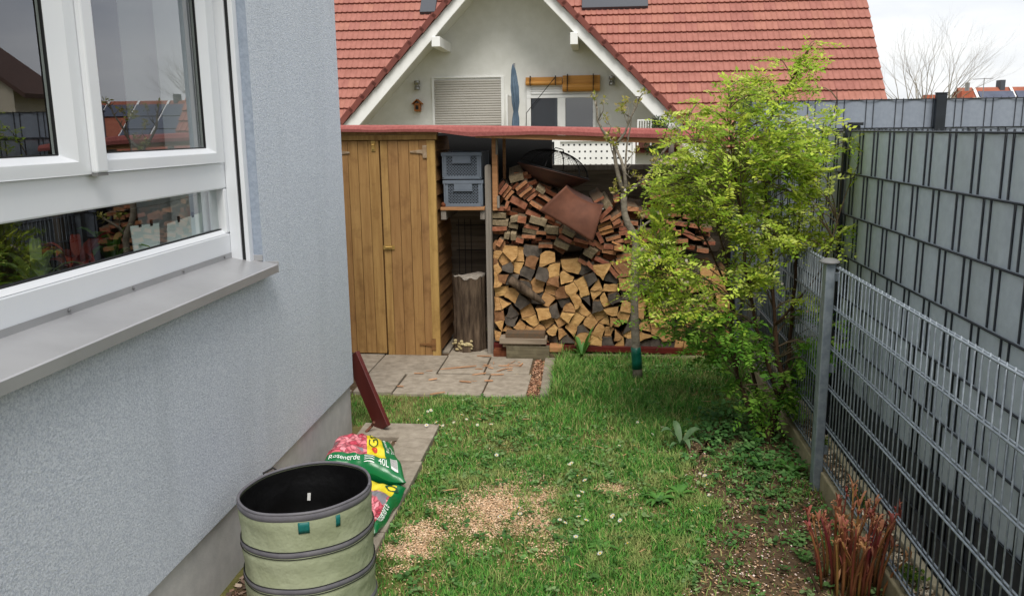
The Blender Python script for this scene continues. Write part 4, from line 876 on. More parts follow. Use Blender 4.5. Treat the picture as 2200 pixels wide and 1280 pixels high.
# roof of the gable
gro = MB()
for a0 in (ol, or_):
    d = (OA-a0); n_ = Vector((-d.z, 0, d.x)).normalized(); n_ = n_ if n_.z > 0 else -n_
    gro.prism([N_(a0+Vector((0, .03, 0))), N_(OA+Vector((0, .03, 0))), N_(OA+n_*.06+Vector((0, .03, 0))), N_(a0+n_*.06+Vector((0, .03, 0)))], (0, 4.2, 0))
groof = gro.build('gable_roof', m_['roof_tile'], nb)
vm = MB(); vm.box(0, .37, -.06, .10, .0, .055); vm.box(0, .37, -.075, -.055, -.04, .055); vmesh = vm.mesh('verge_tile', m_['verge_tile'])
for a0, sgn in ((ol, 1), (or_, -1)):
    d = (OA-a0); L = d.length; d.normalize(); n_ = Vector((-d.z, 0, d.x)); n_ = n_ if n_.z > 0 else -n_
    t = 0.0
    while t < L-.1:
        o = put('verge_tile', vmesh, groof); q = a0+d*t+n_*.025; dt = (d+n_*.075).normalized(); nn2 = Vector((-dt.z, 0, dt.x)); nn2 = nn2 if nn2.z > 0 else -nn2; yv = nn2.cross(dt)
        # keep the lip towards the viewer on both sides
        if yv.y < 0:
            yv = -yv
        mt = Matrix(((dt.x, yv.x, nn2.x, 0), (dt.y, yv.y, nn2.y, 0), (dt.z, yv.z, nn2.z, 0), (0, 0, 0, 1))); mt.translation = N_(q)
        o.matrix_local = mt; t += .315
# main roof plane with tiles
RY, RZ = 16.5, 2.13; RK = math.tan(R_(50.5)); ca, sa = math.cos(R_(50.5)), math.sin(R_(50.5)); XV = 5.28
def roof_pt(x, s, n=0): return Vector((x, RY+s*ca-n*sa, RZ+s*sa+n*ca))     # s along slope from the survey line
rb = MB(); rb.add([N_(roof_pt(-9, -1.1, -.05)), N_(roof_pt(XV-.04, -1.1, -.05)), N_(roof_pt(XV-.04, 4.6, -.05)), N_(roof_pt(-9, 4.6, -.05))], [(0, 1, 2, 3)])
rb.add([N_(roof_pt(XV-.04, -1.1, -.05)), N_(roof_pt(XV-.04, 4.6, -.05)), N_(roof_pt(XV-.04, 4.6, -.2)), N_(roof_pt(XV-.04, -1.1, -.2))], [(0, 1, 2, 3)])
roof = rb.build('roof', m_['verge_tile'], nb, fixn=False)
TW, TL = .2235, .262
prof = []
for i in range(13):
    t = i/12; h = .016*(math.exp(-((t-.10)/.075)**2)+math.exp(-((t-.58)/.075)**2))+.004*math.exp(-((t-.98)/.03)**2); prof.append((t*TW*1.02-TW/2, h))
tm = MB(); Lt = TL+.05
vs = []
for x, h in prof: vs += [(x, -.006, h+.046), (x, 0, h+.050), (x, Lt, h+.002), (x, .01, h+.006)]
fs = []
for i in range(12):
    a, b_ = i*4, (i+1)*4; fs += [(a, b_, b_+1, a+1), (a+1, b_+1, b_+2, a+2), (a+3, b_+3, b_, a)]
tm.add(vs, fs); tile_me = tm.mesh('tile', m_['roof_tile'])
rot = Matrix(((1, 0, 0), (0, ca, -sa), (0, sa, ca))).to_4x4()
cells = []
for r in range(-4, 17):
    s = r*TL
    ncol = int((XV+8.6)/TW)
    for c_ in range(ncol):
        x = XV-TW/2-c_*TW; p = roof_pt(x, s); 
        u, v = proj(p+Vector((0, .08, .1)))
        # left or right of the gable outline
        e = 734+(271-v)/1.136 if u < 1075 else 1216+(v-21)/.982
        vis = (u < e-4 if u < 1075 else u > e+4)
        inside = vis and u > 700 and -30 < v < (225 if u > 1740 else 300)
        hid = (not vis) and abs(p.x-OA.x) < 2.2 and v > -100
        if v < -140 or hid: continue
        cells.append((0 if inside else 1, abs(v-120), p))
cells.sort(key=lambda q: (q[0], -q[1]))
for _, _, p in cells[:300]:
    o = put('tile', tile_me, roof); mt = Matrix.Translation(N_(p)) @ rot; o.matrix_local = mt @ Matrix.Rotation(random.uniform(-.006, .006), 4, 'Z')
rest = MB()
for _, _, p in cells[300:]:
    mt = Matrix.Translation(N_(p)) @ rot; rest.add([mt @ Vector(v) for v in vs], fs)
tag(rest.build('tile_field', m_['roof_tile'], roof, fixn=False), kind='stuff')
# skylights just below the top of the picture
for (x0, x1, y1) in ((903, 936, 34), (1250, 1392, 25)):
    def onroof(px, py):
        d = fwd+rgt2*((px-1100)/F_PX)+up2*((640-py)/F_PX); t = (RZ-EYE-RK*RY)/(d.z-RK*d.y); return Vector((d.x*t, d.y*t, EYE+d.z*t))
    a, b_ = onroof(x0, y1), onroof(x1, y1); k = MB(); W = (b_-a).x; sk = k.box(0, W, 0, .9, 0, .10)
    o = k.build('skylight', m_['slate'], roof, bevel=.01); o.matrix_local = Matrix.Translation(N_(a)) @ rot
    k = MB(); k.add([(.07, .08, .102), (max(.1, W-.07), .08, .102), (max(.1, W-.07), .82, .102), (.07, .82, .102)], [(0, 1, 2, 3)]); oo = k.build('pane', m_['pane_dark'], roof, fixn=False); oo.matrix_local = o.matrix_local
# purlin ends
for (x, y, w_, h) in ((936, 90, .15, .17), (1233, 83, .13, .20)):
    p = P(x, y, Y=NY-.12); b = MB(); b.box(-w_/2, w_/2, 0, 1.11, -h/2, h/2); b.build('purlin', m_['trim_white'], nb, bevel=.01, loc=N_(p))
# roller shutter
def W2(x, y, dy=0): return P(x, y, Y=WY-dy)
a, b_ = W2(933, 173), W2(1076, 173); zt_ = a.z; z0 = .4
fr_ = MB(); fr_.box(a.x-.05, a.x-.002, -.03, .02, z0, zt_+.03); fr_.box(b_.x+.002, b_.x+.06, -.03, .02, z0, zt_+.03); fr_.box(a.x-.05, b_.x+.06, -.03, .02, zt_+.0305, zt_+.055)
shut = fr_.build('shutter', m_['trim_white'], nb, loc=(1.6, 0, 0), bevel=.004)
slh = .0445; sm_ = MB(); Wd = b_.x-a.x
pr = [(-.012+.010*math.cos(t), slh*.46*math.sin(t)) for t in np.linspace(-1.5, 1.5, 6)]
sm_.add([(0, -(p[0])-.03+.0, p[1]) for p in pr]+[(Wd, -(p[0])-.03, p[1]) for p in pr], [(i, i+1, 7+i, 6+i) for i in range(5)])
sl_me = sm_.mesh('slat', m_['shutter'])
i = 0
while zt_-slh*(i+.5) > z0: put('slat', sl_me, shut, (a.x, -.002, zt_-slh*(i+.5))); i += 1
# garden door with two leaves
a, b_ = W2(1132, 185), W2(1279, 185)
zs_ = {k: W2(1200, k).z for k in (185, 205, 211)}
dfr = MB(); x = {k: W2(k, 240).x for k in (1132, 1141, 1198, 1215, 1274, 1280)}
dfr.box(x[1132], x[1141], -.05, .02, .4, zs_[185]); dfr.box(x[1198], x[1215], -.05, .02, .4, zs_[211]); dfr.box(x[1274], x[1280], -.05, .02, .4, zs_[185]); dfr.box(x[1132], x[1280], -.055, .02, zs_[211]+.001, zs_[205])
dfo = dfr.build('garden_door', m_['trim_white'], nb, loc=(1.6, 0, 0), bevel=.004)
for p_, q_ in ((1141, 1198), (1215, 1274)):
    k = MB(); k.add([(x[p_], -.03, .4), (x[q_], -.03, .4), (x[q_], -.03, zs_[211]), (x[p_], -.03, zs_[211])], [(0, 1, 2, 3)]); k.build('pane', m_['pane_dark'], dfo, fixn=False)
dk = MB(); dk.box(x[1141], x[1274], .004, .012, .4, zs_[211]); dk.build('room_shade_sheet', m_['slate'], dfo, loc=(0, -.02, 0))  # thin sheet behind the panes, coloured dark in place of the unlit room
hd = MB(); hd.box(-.012, .012, -.07, -.056, -.05, .05); hd.build('handle', m_['trim_white'], dfo, loc=W2(1200, 265)-Vector((0, WY, 0)))
i = 0
sm_ = MB(); Wd = x[1274]-x[1141]; sm_.add([(0, -(p[0])-.03, p[1]) for p in pr]+[(Wd, -(p[0])-.03, p[1]) for p in pr], [(k, k+1, 7+k, 6+k) for k in range(5)]); sl2 = sm_.mesh('slat', m_['trim_white'])
while zs_[185]+.03-slh*(i+.5) > zs_[205]: put('slat', sl2, dfo, (x[1141], -.002, zs_[185]+.03-slh*(i+.5))); i += 1
# rolled bamboo blinds
def blind(x0, x1, y0, y1, lab):
    a, b_ = W2(x0, y0, .2), W2(x1, y1, .2); Wd = b_.x-a.x; Hh = a.z-b_.z
    e = empty('bamboo_blind', (a.x, WY-.02, b_.z), lab, 'blind')
    k = MB(); k.box(0, Wd, -.06, 0, Hh*.45, Hh); k.tube([(0, -.07, Hh*.25), (Wd, -.07, Hh*.25)], Hh*.27, 12); k.build('roll', m_['bamboo'], e, bevel=.004)
    for t in (.13, .82):
        c_ = MB(); c_.box(Wd*t-.006, Wd*t+.006, -.155, .01, -.003, Hh+.02); c_.build('cord', m_['black'], e)
blind(1128, 1207, 166, 182, 'narrow rolled bamboo blind above the left door leaf'); blind(1208, 1289, 162, 195, 'deeper rolled bamboo blind above the right door leaf')
cw = MB(); p1, p2, p3 = W2(1193, 166, .24), W2(1131, 243, .24), W2(1130, 275, .2); cw.tube([p1, p2, p3], .007, 5); tag(cw.build('blind_cord', m_['black']), 'slack black cord hanging from the bamboo blind', 'cord')
# wall lamps
for (px, py, lab) in ((896, 184, 0), (1315, 174, 1)):
    c_ = W2(px, py, .1); k = MB(); k.lathe([(.001, -.085), (.05, -.085), (.055, -.08), (.055, -.02), (.042, -.018), (.042, .018), (.055, .02), (.055, .08), (.05, .085), (.001, .085)], 18); k.box(-.02, .02, .04, .1, -.03, .03)
    k.build('wall_lamp', m_['steel'], nb, True, loc=N_(c_))
# bird house
c_ = W2(897, 227, .08); bh = empty('bird_house', c_, 'small wooden bird house on the white gable wall', 'bird house')
k = MB(); k.box(-.055, .055, -.05, .08, -.11, .04); k.build('box', m_['bird_wood'], bh, bevel=.003)
k = MB(); k.beam((-.10, 0, .03), (0, 0, .115), .16, .014, (0, 1, 0)); k = MB()
for s in (-1, 1): k.prism([(0, -.075, .118), (s*.095, -.075, .035), (s*.095, -.075, .018), (0, -.075, .10)], (0, .155, 0))
k.build('roof', m_['bird_wood'], bh); k = MB(); k.box(-.026, .026, -.055, -.0505, -.075, .0); k.build('hole', m_['black'], bh)
# folded parasol
base = P(1106, 275, Y=14.6); pa = empty('folded_parasol', (base.x, 14.6, .2), 'folded blue grey parasol standing before the white gable', 'parasol')
zt2 = P(1103, 139, Y=14.6).z-.2
k = MB(); n_ = 28
def fold(u, v):
    r = [(0, .012), (.06, .03), (.3, .062), (.5, .055), (.62, .035), (.72, .05), (.95, .06), (1, .03)]
    rr = np.interp(1-v, [q[0] for q in r], [q[1] for q in r])*(1+.25*math.sin(8*u*2*math.pi+6*v)); return Vector((rr*math.cos(2*math.pi*u)+.02*math.sin(4*v), rr*math.sin(2*math.pi*u), zt2-1.25+1.25*v))
k.grid(fold, 40, 24); k.build('canopy', m_['parasol'], pa, True, fixn=False)
k = MB(); k.tube([(0, 0, 0), (0, 0, zt2+.02)], .018, 8); k.build('pole', m_['steel'], pa); k = MB(); k.lathe([(.001, .06), (.2, .05), (.25, 0), (.001, 0)], 20); k.build('base', m_['concrete'], pa, loc=(0, 0, -.2))
# glass side screen by the parasol
a, b_ = P(1088, 204, Y=15.2), P(1100, 270, Y=15.2); k = MB(); k.box(0, .02, -.02, .75, 0, a.z-.3); so_ = k.build('side_screen', m_['trim_white'], nb, loc=N_((a.x, 15.2, .3)))
k = MB(); k.box(0, b_.x-a.x, 0, .012, 0, a.z-.35); k.build('pane', m_['shutter'], so_, loc=(.021, 0, .02))
# terrace railing with perforated panels
ra, rb_ = P(1187, 305, Y=13.2), P(1357, 361, Y=13.2)
rl = empty('terrace_railing', (ra.x, 13.2, 0), 'white terrace railing with perforated metal panels', 'railing')
def perf(x0, x1, z0, z1, nx, nz, hole):
    k = MB(); xs = []; zs = []
    for i in range(nx): c_ = x0+(i+.5)*(x1-x0)/nx; xs += [c_-hole/2, c_+hole/2]
    for i in range(nz): c_ = z0+(i+.5)*(z1-z0)/nz; zs += [c_-hole/2, c_+hole/2]
    xs = [x0]+xs+[x1]; zs = [z0]+zs+[z1]
    for i in range(len(xs)-1):
        for j in range(len(zs)-1):
            if i % 2 == 1 and j % 2 == 1: continue
            k.add([(xs[i], 0, zs[j]), (xs[i+1], 0, zs[j]), (xs[i+1], 0, zs[j+1]), (xs[i], 0, zs[j+1])], [(0, 1, 2, 3)])
    return k
W = rb_.x-ra.x; zt3, zb3 = ra.z, rb_.z
for i in range(-1, 1):
    x0 = i*(W+.03); k = perf(x0+.04, x0+W, zb3, zt3, 14, 4, .028); k.build('perforated_panel', m_['trim_white'], rl, fixn=False)
k = MB(); k.box(-W-.05, W+.02, .05, .07, zb3-.6, zt3); k.build('backing', m_['slate'], rl)
for x_ in (.075,): k = MB(); k.box(x_-.045, x_+.045, -.06, -.005, -.2, zt3+.06); k.build('post', m_['trim_white'], rl, bevel=.005)
for x_ in (-W, W+.0): k = MB(); k.box(x_+.005, x_+.05, -.04, .04, -.2, zt3+.02); k.build('post', m_['trim_white'], rl, bevel=.005)
k = MB(); k.box(-W-.02, W+.02, -.03, .03, zt3+.002, zt3+.03); k.build('top_rail', m_['trim_white'], rl)
k = MB(); k.box(-W-.02, W+.02, -.01, .02, zb3-.62, zb3-.005); k.build('lower_panel', m_['house_white'], rl)
# white rack with a plant under the right eave
c_ = P(1385, 262, Y=14.9); rk = empty('white_rack', (c_.x, 14.9, c_.z-.40), 'small white slatted rack beneath the right rake', 'rack')
k = MB(); k.box(-.17, .17, 0, .2, .58, .61); k.box(-.17, -.14, 0, .03, 0, .58); k.box(.14, .17, 0, .03, 0, .58); k.box(-.17, -.14, .17, .2, 0, .58); k.box(.14, .17, .17, .2, 0, .58); k.build('frame', m_['trim_white'], rk)
rk.scale = (.72, .72, .72)
for i in range(4): k = MB(); k.box(-.1+i*.06, -.08+i*.06, .005, .02, .1, .5795); k.build('slat', m_['trim_white'], rk)
def leaf_cloud(name, mat, parent, centers, n, size, cols, squash=1.0, up_bias=.2):
    ctr = np.array([c[:3] for c in centers]); rad = np.array([c[3] for c in centers]); ii = rng.integers(0, len(ctr), n)
    d = rng.normal(size=(n, 3)); d /= np.linalg.norm(d, axis=1)[:, None]; p = ctr[ii]+d*(rad[ii]*rng.random(n)**.45)[:, None]
    a = rng.normal(size=(n, 3)); a[:, 2] = a[:, 2]*.6+up_bias; a /= np.linalg.norm(a, axis=1)[:, None]; b_ = np.cross(a, rng.normal(size=(n, 3))); b_ /= np.linalg.norm(b_, axis=1)[:, None]
    L = rng.uniform(size[0], size[1], n)[:, None]; W = L*rng.uniform(.35, .55, (n, 1))
    V = np.stack([p, p+a*L*.5+b_*W*.5, p+a*L, p+a*L*.5-b_*W*.5], 1).reshape(-1, 3); F = np.arange(4*n).reshape(-1, 4)
    cc_ = cols[rng.integers(0, len(cols), n)]*rng.uniform(.7, 1.25, (n, 1)); cc_ = np.concatenate([np.repeat(cc_, 4, 0), np.ones((4*n, 1))], 1)
    return raw_mesh(name, V, F, mat, parent, cc_)
p_ = P(1412, 262, Y=14.95); tb = empty('terrace_shrub', (p_.x, 14.95, 0), 'dark green shrub beside the white rack under the eave', 'shrub')
leaf_cloud('crown', m_['leaf'], tb, [(0, 0, p_.z-.05, .17), (.1, .05, p_.z-.2, .22), (-.05, 0, p_.z-.4, .2)], 900, (.03, .07), L3((44, 66, 40), (62, 84, 52), (90, 108, 70)))
k = MB(); k.tube([(0, 0, 0), (0, 0, p_.z)], .015, 6); k.build('stem', m_['bark'], tb)

# ================================================================== far row of houses with solar roof (also mirrored in the window)
fr2 = empty('solar_house', (21, 42, 0), 'distant low house with red roof and solar panels', 'house')
def D(x, y, z): return Vector((x-21, y-42, z))
zr = P(2155, 187, Y=43).z
X0_ = P(2098, 205, Y=41).x
k = MB(); k.add([D(X0_, 40, zr-2.6), D(34, 40, zr-2.6), D(34, 43.2, zr), D(X0_, 43.2, zr)], [(0, 1, 2, 3)]); k.add([D(X0_, 43.2, zr), D(34, 43.2, zr), D(34, 46.5, zr-2.6), D(X0_, 46.5, zr-2.6)], [(0, 1, 2, 3)]); k.build('roof', m_['far_roof'], fr2, fixn=False)
k = MB(); k.box(X0_-21+.2, 12.8, -1.7, 4.2, 0, zr-2.75); k.add([D(X0_+.2, 40.3, zr-2.75), D(X0_+.2, 46.2, zr-2.75), D(X0_+.2, 43.2, zr-.2)], [(0, 1, 2)]); k.build('wall', m_['cream_wall'], fr2)
sm2 = MB(); sm2.box(0, 1.55, 0, .95, 0, .05); sme = sm2.mesh('solar_panel', m_['solar'])
pitch = math.atan2(2.6, 3.2); rt = Matrix.Rotation(pitch, 4, 'X')
for r in range(3):
    for c_ in range(8):
        if c_ in (2, 5) and r > 0: continue
        o = put('solar_panel', sme, fr2); o.matrix_local = Matrix.Translation(D(X0_+.8+c_*1.66, 42.9-(r+1)*.80, zr-.25-(r+1)*.80*2.6/3.2+.07)) @ rt
tw = MB(); tw.box(0, .12, 0, 3.9, 0, .03); twm = tw.mesh('roof_strip', m_['trim_white'])
for c_ in range(8):
    o = put('roof_strip', twm, fr2); o.matrix_local = Matrix.Translation(D(X0_+.65+c_*1.66, 40.1, zr-2.52+.05)) @ rt
for (px0, px1, py0, py1, yy, mt) in ((2067, 2090, 196, 220, 40, 'brick_chimney'), (1990, 2009, 204, 220, 40, 'brick_chimney'), (2151, 2159, 172, 192, 43, 'slate')):
    a, b_ = P(px0, py0, Y=yy), P(px1, py1, Y=yy); k = MB(); k.box(a.x-21, b_.x-21, yy-42, yy-42+.5, b_.z-1.5, a.z); k.build('chimney', m_[mt], fr2)
a = P(2079, 178, Y=40.2); k = MB(); k.tube([(a.x-21, -1.8, a.z-.6), (a.x-21, -1.8, a.z)], .10, 8); k.build('flue', m_['steel'], fr2)
k = MB(); k.box(1960-1960+P(1960, 210, Y=41).x-21, X0_-21, -1.5, 4, 0, P(2000, 212, Y=41).z); k.build('side_wing', m_['cream_wall'], fr2)
k = MB(); a = P(2115, 168, Y=42); k.tube([(a.x-21, 0, 1), (a.x-21, 0, a.z)], .02, 5); k.tube([(a.x-21-.5, 0, a.z-.05), (a.x-21+.4, 0, a.z-.02)], .015, 4); k.build('aerial', m_['steel'], fr2)
# house whose gable is mirrored in the left pane (beside the picture)
mh = empty('cream_house', (14.8, 20, 0), 'cream house with brown roof mirrored in the left window pane', 'house')
k = MB(); k.prism([(-3.4, 0, 0), (3.4, 0, 0), (3.4, 0, 2.9), (0, 0, 5.3), (-3.4, 0, 2.9)], (0, 1.6, 0)); k.build('wall', m_['cream_wall'], mh)
for s in (-1, 1):
    k = MB(); k.prism([(0, -.15, 5.3), (s*3.8, -.15, 2.6), (s*3.8, -.15, 2.72), (0, -.15, 5.42)], (0, 1.8, 0)); k.build('roof', m_['brown_roof'], mh)
# bare tree on the skyline
bt = empty('bare_tree', (P(1990, 215, Y=34).x, 34, 0), 'leafless tree on the skyline behind the back fence', 'tree')
tk = MB(); tw_ = MB(); zc = P(1990, 215, Y=34).z
def grow(p, d, L, r, depth, mb):
    pts = [p]; rr = [r]; q = p.copy(); dd = d.copy()
    for i in range(3):
        dd = (dd+Vector((random.uniform(-.16, .16), random.uniform(-.16, .16), random.uniform(-.02, .12)))).normalized(); q = q+dd*L/3; pts.append(q); rr.append(r*(1-.18*(i+1)))
    mb.tube(pts, rr, 4 if depth > 1 else 6, cap=False)
    if depth >= 5: return
    for k_ in range(3 if depth < 3 else 4):
        an = random.uniform(.25, .65); ax = Vector((random.gauss(0, 1), random.gauss(0, 1), random.gauss(0, .4))).normalized()
        nd = (dd+ax*an).normalized(); grow(pts[-1] if k_ < 2 else pts[2], nd, L*random.uniform(.62, .82), rr[-1]*.76, depth+1, tw_)
tk.tube([(0, 0, 0), (.05, 0, zc*.4), (0, 0, zc*.55)], [.15, .13, .11], 8)
for i in range(9):
    a = i*.7+.3; grow(Vector((0, 0, zc*.45)), Vector((.75*math.cos(a), .7*math.sin(a), 1.0)).normalized(), 1.6, .055, 1, tw_)
tk.build('trunk', m_['far_bark'], bt, True); tw_.build('crown', m_['far_bark'], bt, True, fixn=False)

# ================================================================== young fruit tree in front of the wood pile
YT = 5.58
tb_ = P(1373, 820, Y=YT); yt = empty('young_tree', (tb_.x, YT, 0), 'slender young tree with bare forked branches and green trunk band', 'tree')
def T(x, y, dy=0): p = P(x, y, Y=YT+dy); return p-Vector((tb_.x, YT, 0))
def Tz(zx, zy, dy=0): return T(1030+zx/2.37, 260+zy/2.37, dy)
trunk = [Tz(808, 1330), Tz(803, 1250), Tz(797, 1150), Tz(790, 1000), Tz(789, 900), Tz(789, 830), Tz(793, 700), Tz(796, 610), Tz(783, 570), Tz(755, 520), Tz(738, 470), Tz(735, 410), Tz(737, 370)]
tr_ = [.036, .032, .029, .027, .025, .025, .024, .023, .024, .022, .021, .021, .022]
k = MB(); k.tube(trunk, tr_, 12); k.build('trunk', m_['bark_grey'], yt, True)
branches = [
    ([(737, 375, 0), (716, 310, 0), (702, 255, 0), (690, 190, 0), (686, 125, .02), (652, 82, .03), (625, 45, .04), (603, 0, .05), (597, -60, .05), (583, -120, .06)], .019, .006),
    ([(686, 130, .02), (715, 95, 0), (742, 60, -.02), (755, 20, -.03), (772, -20, -.04), (800, -70, -.05), (808, -110, -.06), (832, -140, -.06)], .012, .004),
    ([(737, 380, 0), (746, 325, -.02), (738, 260, -.03), (722, 200, -.04), (690, 130, .0)], .017, .011),
    ([(745, 330, .01), (742, 250, .02), (747, 170, .03), (752, 110, .03), (768, 40, .04), (775, -30, .05), (800, -95, .06)], .011, .003),
    ([(740, 385, 0), (775, 350, -.03), (850, 288, -.06), (898, 222, -.08), (935, 160, -.1), (985, 100, -.12), (1022, 50, -.13), (1030, -20, -.13)], .016, .005),
    ([(797, 585, 0), (818, 545, -.02), (850, 522, -.03), (885, 500, -.04), (915, 478, -.05)], .013, .008),
    ([(820, 548, -.02), (822, 500, 0), (824, 470, 0)], .006, .004),
    ([(750, 210, .03), (775, 175, .05), (790, 150, .06)], .004, .002), ([(690, 190, 0), (672, 150, .02), (668, 100, .03)], .005, .002),
    ([(652, 82, .03), (670, 30, 0), (640, -20, 0)], .004, .002), ([(755, 20, -.03), (738, -30, 0), (715, -62, 0)], .004, .0015), ([(755, 20, -.03), (760, -50, .03), (748, -100, .04)], .004, .0015),
    ([(738, 260, -.03), (770, 290, -.06), (790, 270, -.07)], .004, .002), ([(705, 365, -.02), (690, 358, -.03)], .008, .006), ([(985, 100, -.12), (1010, 110, -.14), (1035, 150, -.15)], .004, .0015), ([(1022, 50, -.13), (990, 10, -.1), (960, -15, -.1)], .004, .0015),
    ([(850, 288, -.06), (868, 320, -.08), (862, 350, -.1)], .004, .002), ([(603, 0, .05), (630, -50, .02), (634, -100, .0)], .005, .002)]
tips = []
br_m = MB()
for pl_, r0, r1 in branches:
    pts = [Tz(*q) for q in pl_]; br_m.tube(pts, list(np.linspace(r0*.82, r1*.8, len(pts))), 8); tips.append(pts[-1])
    for t_ in range(len(pts)-1):     # spurs
        if random.random() < .75:
            q = pts[t_].lerp(pts[t_+1], random.random()); d = Vector((random.uniform(-1, 1), random.uniform(-1, 1), random.uniform(-.2, 1))).normalized()*random.uniform(.02, .06)
            br_m.tube([q, q+d*.6, q+d+Vector((0, 0, .01))], [.004, .003, .0015], 5); (tips.append(q+d) if random.random() < .25 else None)
br_m.build('branches', m_['bark_grey'], yt, True)
budc = [(p.x, p.y, p.z, .028) for p in tips]
leaf_cloud('crown', m_['leaf'], yt, budc, 700, (.015, .038), L3((150, 150, 60), (176, 168, 92), (130, 140, 50), (190, 176, 120)), up_bias=.5)
ga = [Tz(801, 1165), Tz(803, 1185), Tz(805, 1220), Tz(807, 1250)]
k = MB(); k.tube([Tz(796, 1150), Tz(798, 1180), Tz(801, 1220), Tz(803, 1258)], [.034, .0345, .035, .036], 16); k.build('trunk_band', m_['tape'], yt, True)

# ================================================================== the big flowering shrub by the fence
YH = 4.52; sb = P(1645, 948, Z=0)
shr = empty('flowering_shrub', (sb.x, sb.y, 0), 'large yellow green shrub with tiny pink blossoms by the fence', 'shrub')
def S(x, y, yy): return P(x, y, Y=yy)-Vector((sb.x, sb.y, 0))
stems = [
    ([(1645, 950, 4.47), (1660, 905, 4.48), (1676, 860, 4.49), (1682, 820, 4.5), (1672, 770, 4.5), (1664, 700, 4.52), (1660, 600, 4.53), (1650, 480, 4.55), (1640, 360, 4.55), (1650, 260, 4.55), (1690, 190, 4.55), (1725, 130, 4.55), (1750, 92, 4.55)], .026, .003),
    ([(1650, 945, 4.49), (1668, 880, 4.52), (1690, 800, 4.56), (1700, 700, 4.6), (1710, 560, 4.62), (1720, 430, 4.64), (1755, 330, 4.64), (1790, 260, 4.62), (1798, 190, 4.62)], .018, .003),
    ([(1640, 948, 4.48), (1612, 890, 4.5), (1590, 830, 4.52), (1577, 770, 4.54), (1572, 690, 4.56), (1560, 560, 4.58), (1530, 430, 4.6), (1500, 330, 4.6), (1480, 250, 4.6)], .017, .003),
    ([(1675, 860, 4.49), (1650, 780, 4.46), (1625, 700, 4.43), (1600, 580, 4.4), (1590, 460, 4.4), (1575, 340, 4.4), (1560, 240, 4.4), (1565, 180, 4.4)], .014, .003),
    ([(1645, 948, 4.5), (1630, 860, 4.6), (1610, 760, 4.7), (1570, 640, 4.74), (1520, 520, 4.76), (1460, 420, 4.76), (1420, 320, 4.74)], .014, .003),
    ([(1577, 770, 4.54), (1530, 700, 4.5), (1470, 640, 4.48), (1410, 600, 4.47)], .010, .002),
    ([(1664, 700, 4.52), (1720, 640, 4.45), (1770, 570, 4.4), (1800, 480, 4.38)], .009, .002)]
stem_pts = []; sm_m = MB()
for pl_, r0, r1 in stems:
    pts = [S(*q) for q in pl_]
    dense = []
    for i in range(len(pts)-1):
        for t in (0, .33, .67): dense.append(pts[i].lerp(pts[i+1], t)+Vector((random.uniform(-.006, .006), random.uniform(-.006, .006), 0)))
    dense.append(pts[-1]); sm_m.tube(dense, list(np.linspace(r0*.85, r1*.7, len(dense))*np.where(np.arange(len(dense)) > 14, .75, 1)), 8); stem_pts += [(p, i/len(dense)) for i, p in enumerate(dense) if i > 5]
sm_m.build('trunk', m_['bark_dark'], shr, True)
# crown silhouette surveyed as left/right limits by height
sil = [(95, 1728, 1765), (140, 1680, 1745), (175, 1580, 1735), (200, 1510, 1800), (250, 1450, 1822), (300, 1410, 1835), (350, 1400, 1815), (400, 1385, 1780), (450, 1395, 1765), (500, 1385, 1800), (550, 1372, 1780), (600, 1362, 1765), (650, 1375, 1770), (700, 1390, 1800), (750, 1470, 1805), (800, 1550, 1780), (850, 1580, 1730), (900, 1590, 1720), (935, 1610, 1700)]
sy = [q[0] for q in sil]; sl0 = [q[1] for q in sil]; sl1 = [q[2] for q in sil]
tipsS = []
wts = {}
while len(tipsS) < 560:
    y = random.uniform(110, 925); a, b_ = np.interp(y, sy, sl0), np.interp(y, sy, sl1)
    if random.random() > (b_-a)/440*(.42 if y < 260 else .85 if y < 480 else 1.15 if y < 790 else .6): continue
    x = random.uniform(a+12, b_-12); half = (b_-a)/2*4.5/F_PX; u = (x-(a+b_)/2)/((b_-a)/2)
    dep = math.sqrt(max(.05, 1-u*u))*min(.5, half)*random.uniform(-1, .8)
    yy = max(4.02, YH+dep); pw = P(x, y, Y=yy)
    if pw.x > XG-.06 and pw.z < 1.72: continue
    # hold the clumps: reject points falling in noisy gaps
    if vnoise(np.array([x/70.]), np.array([y/55.]), 1.0)[0] < .36: continue
    tipsS.append(pw-Vector((sb.x, sb.y, 0)))
extra_tips = [(1846, 322, 4.35), (1855, 335, 4.3), (1840, 300, 4.38), (1355, 598, 4.4), (1362, 555, 4.42), (1358, 690, 4.45), (1378, 520, 4.45), (1372, 400, 4.5), (1440, 250, 4.6), (1815, 735, 4.25), (1822, 700, 4.25), (1840, 745, 4.2), (1806, 520, 4.3), (1812, 495, 4.3), (1745, 100, 4.55), (1758, 92, 4.55), (1672, 128, 4.5), (1430, 350, 4.6), (1355, 632, 4.45), (1400, 705, 4.5)]
tipsS += [S(*q) for q in extra_tips]
tw_m = MB(); LV = []; LC = []; FV = []
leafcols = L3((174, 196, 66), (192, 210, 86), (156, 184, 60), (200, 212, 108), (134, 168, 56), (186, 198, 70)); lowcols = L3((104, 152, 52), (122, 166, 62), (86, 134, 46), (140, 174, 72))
def add_leaf(p, d, nrm, L, col):
    d = d.normalized(); sdv = d.cross(nrm).normalized()*L*.25; upv = nrm*L*.10
    LV.extend((p, p+d*L*.45+sdv+upv, p+d*L, p+d*L*.45-sdv+upv)); LC.extend([col]*4)
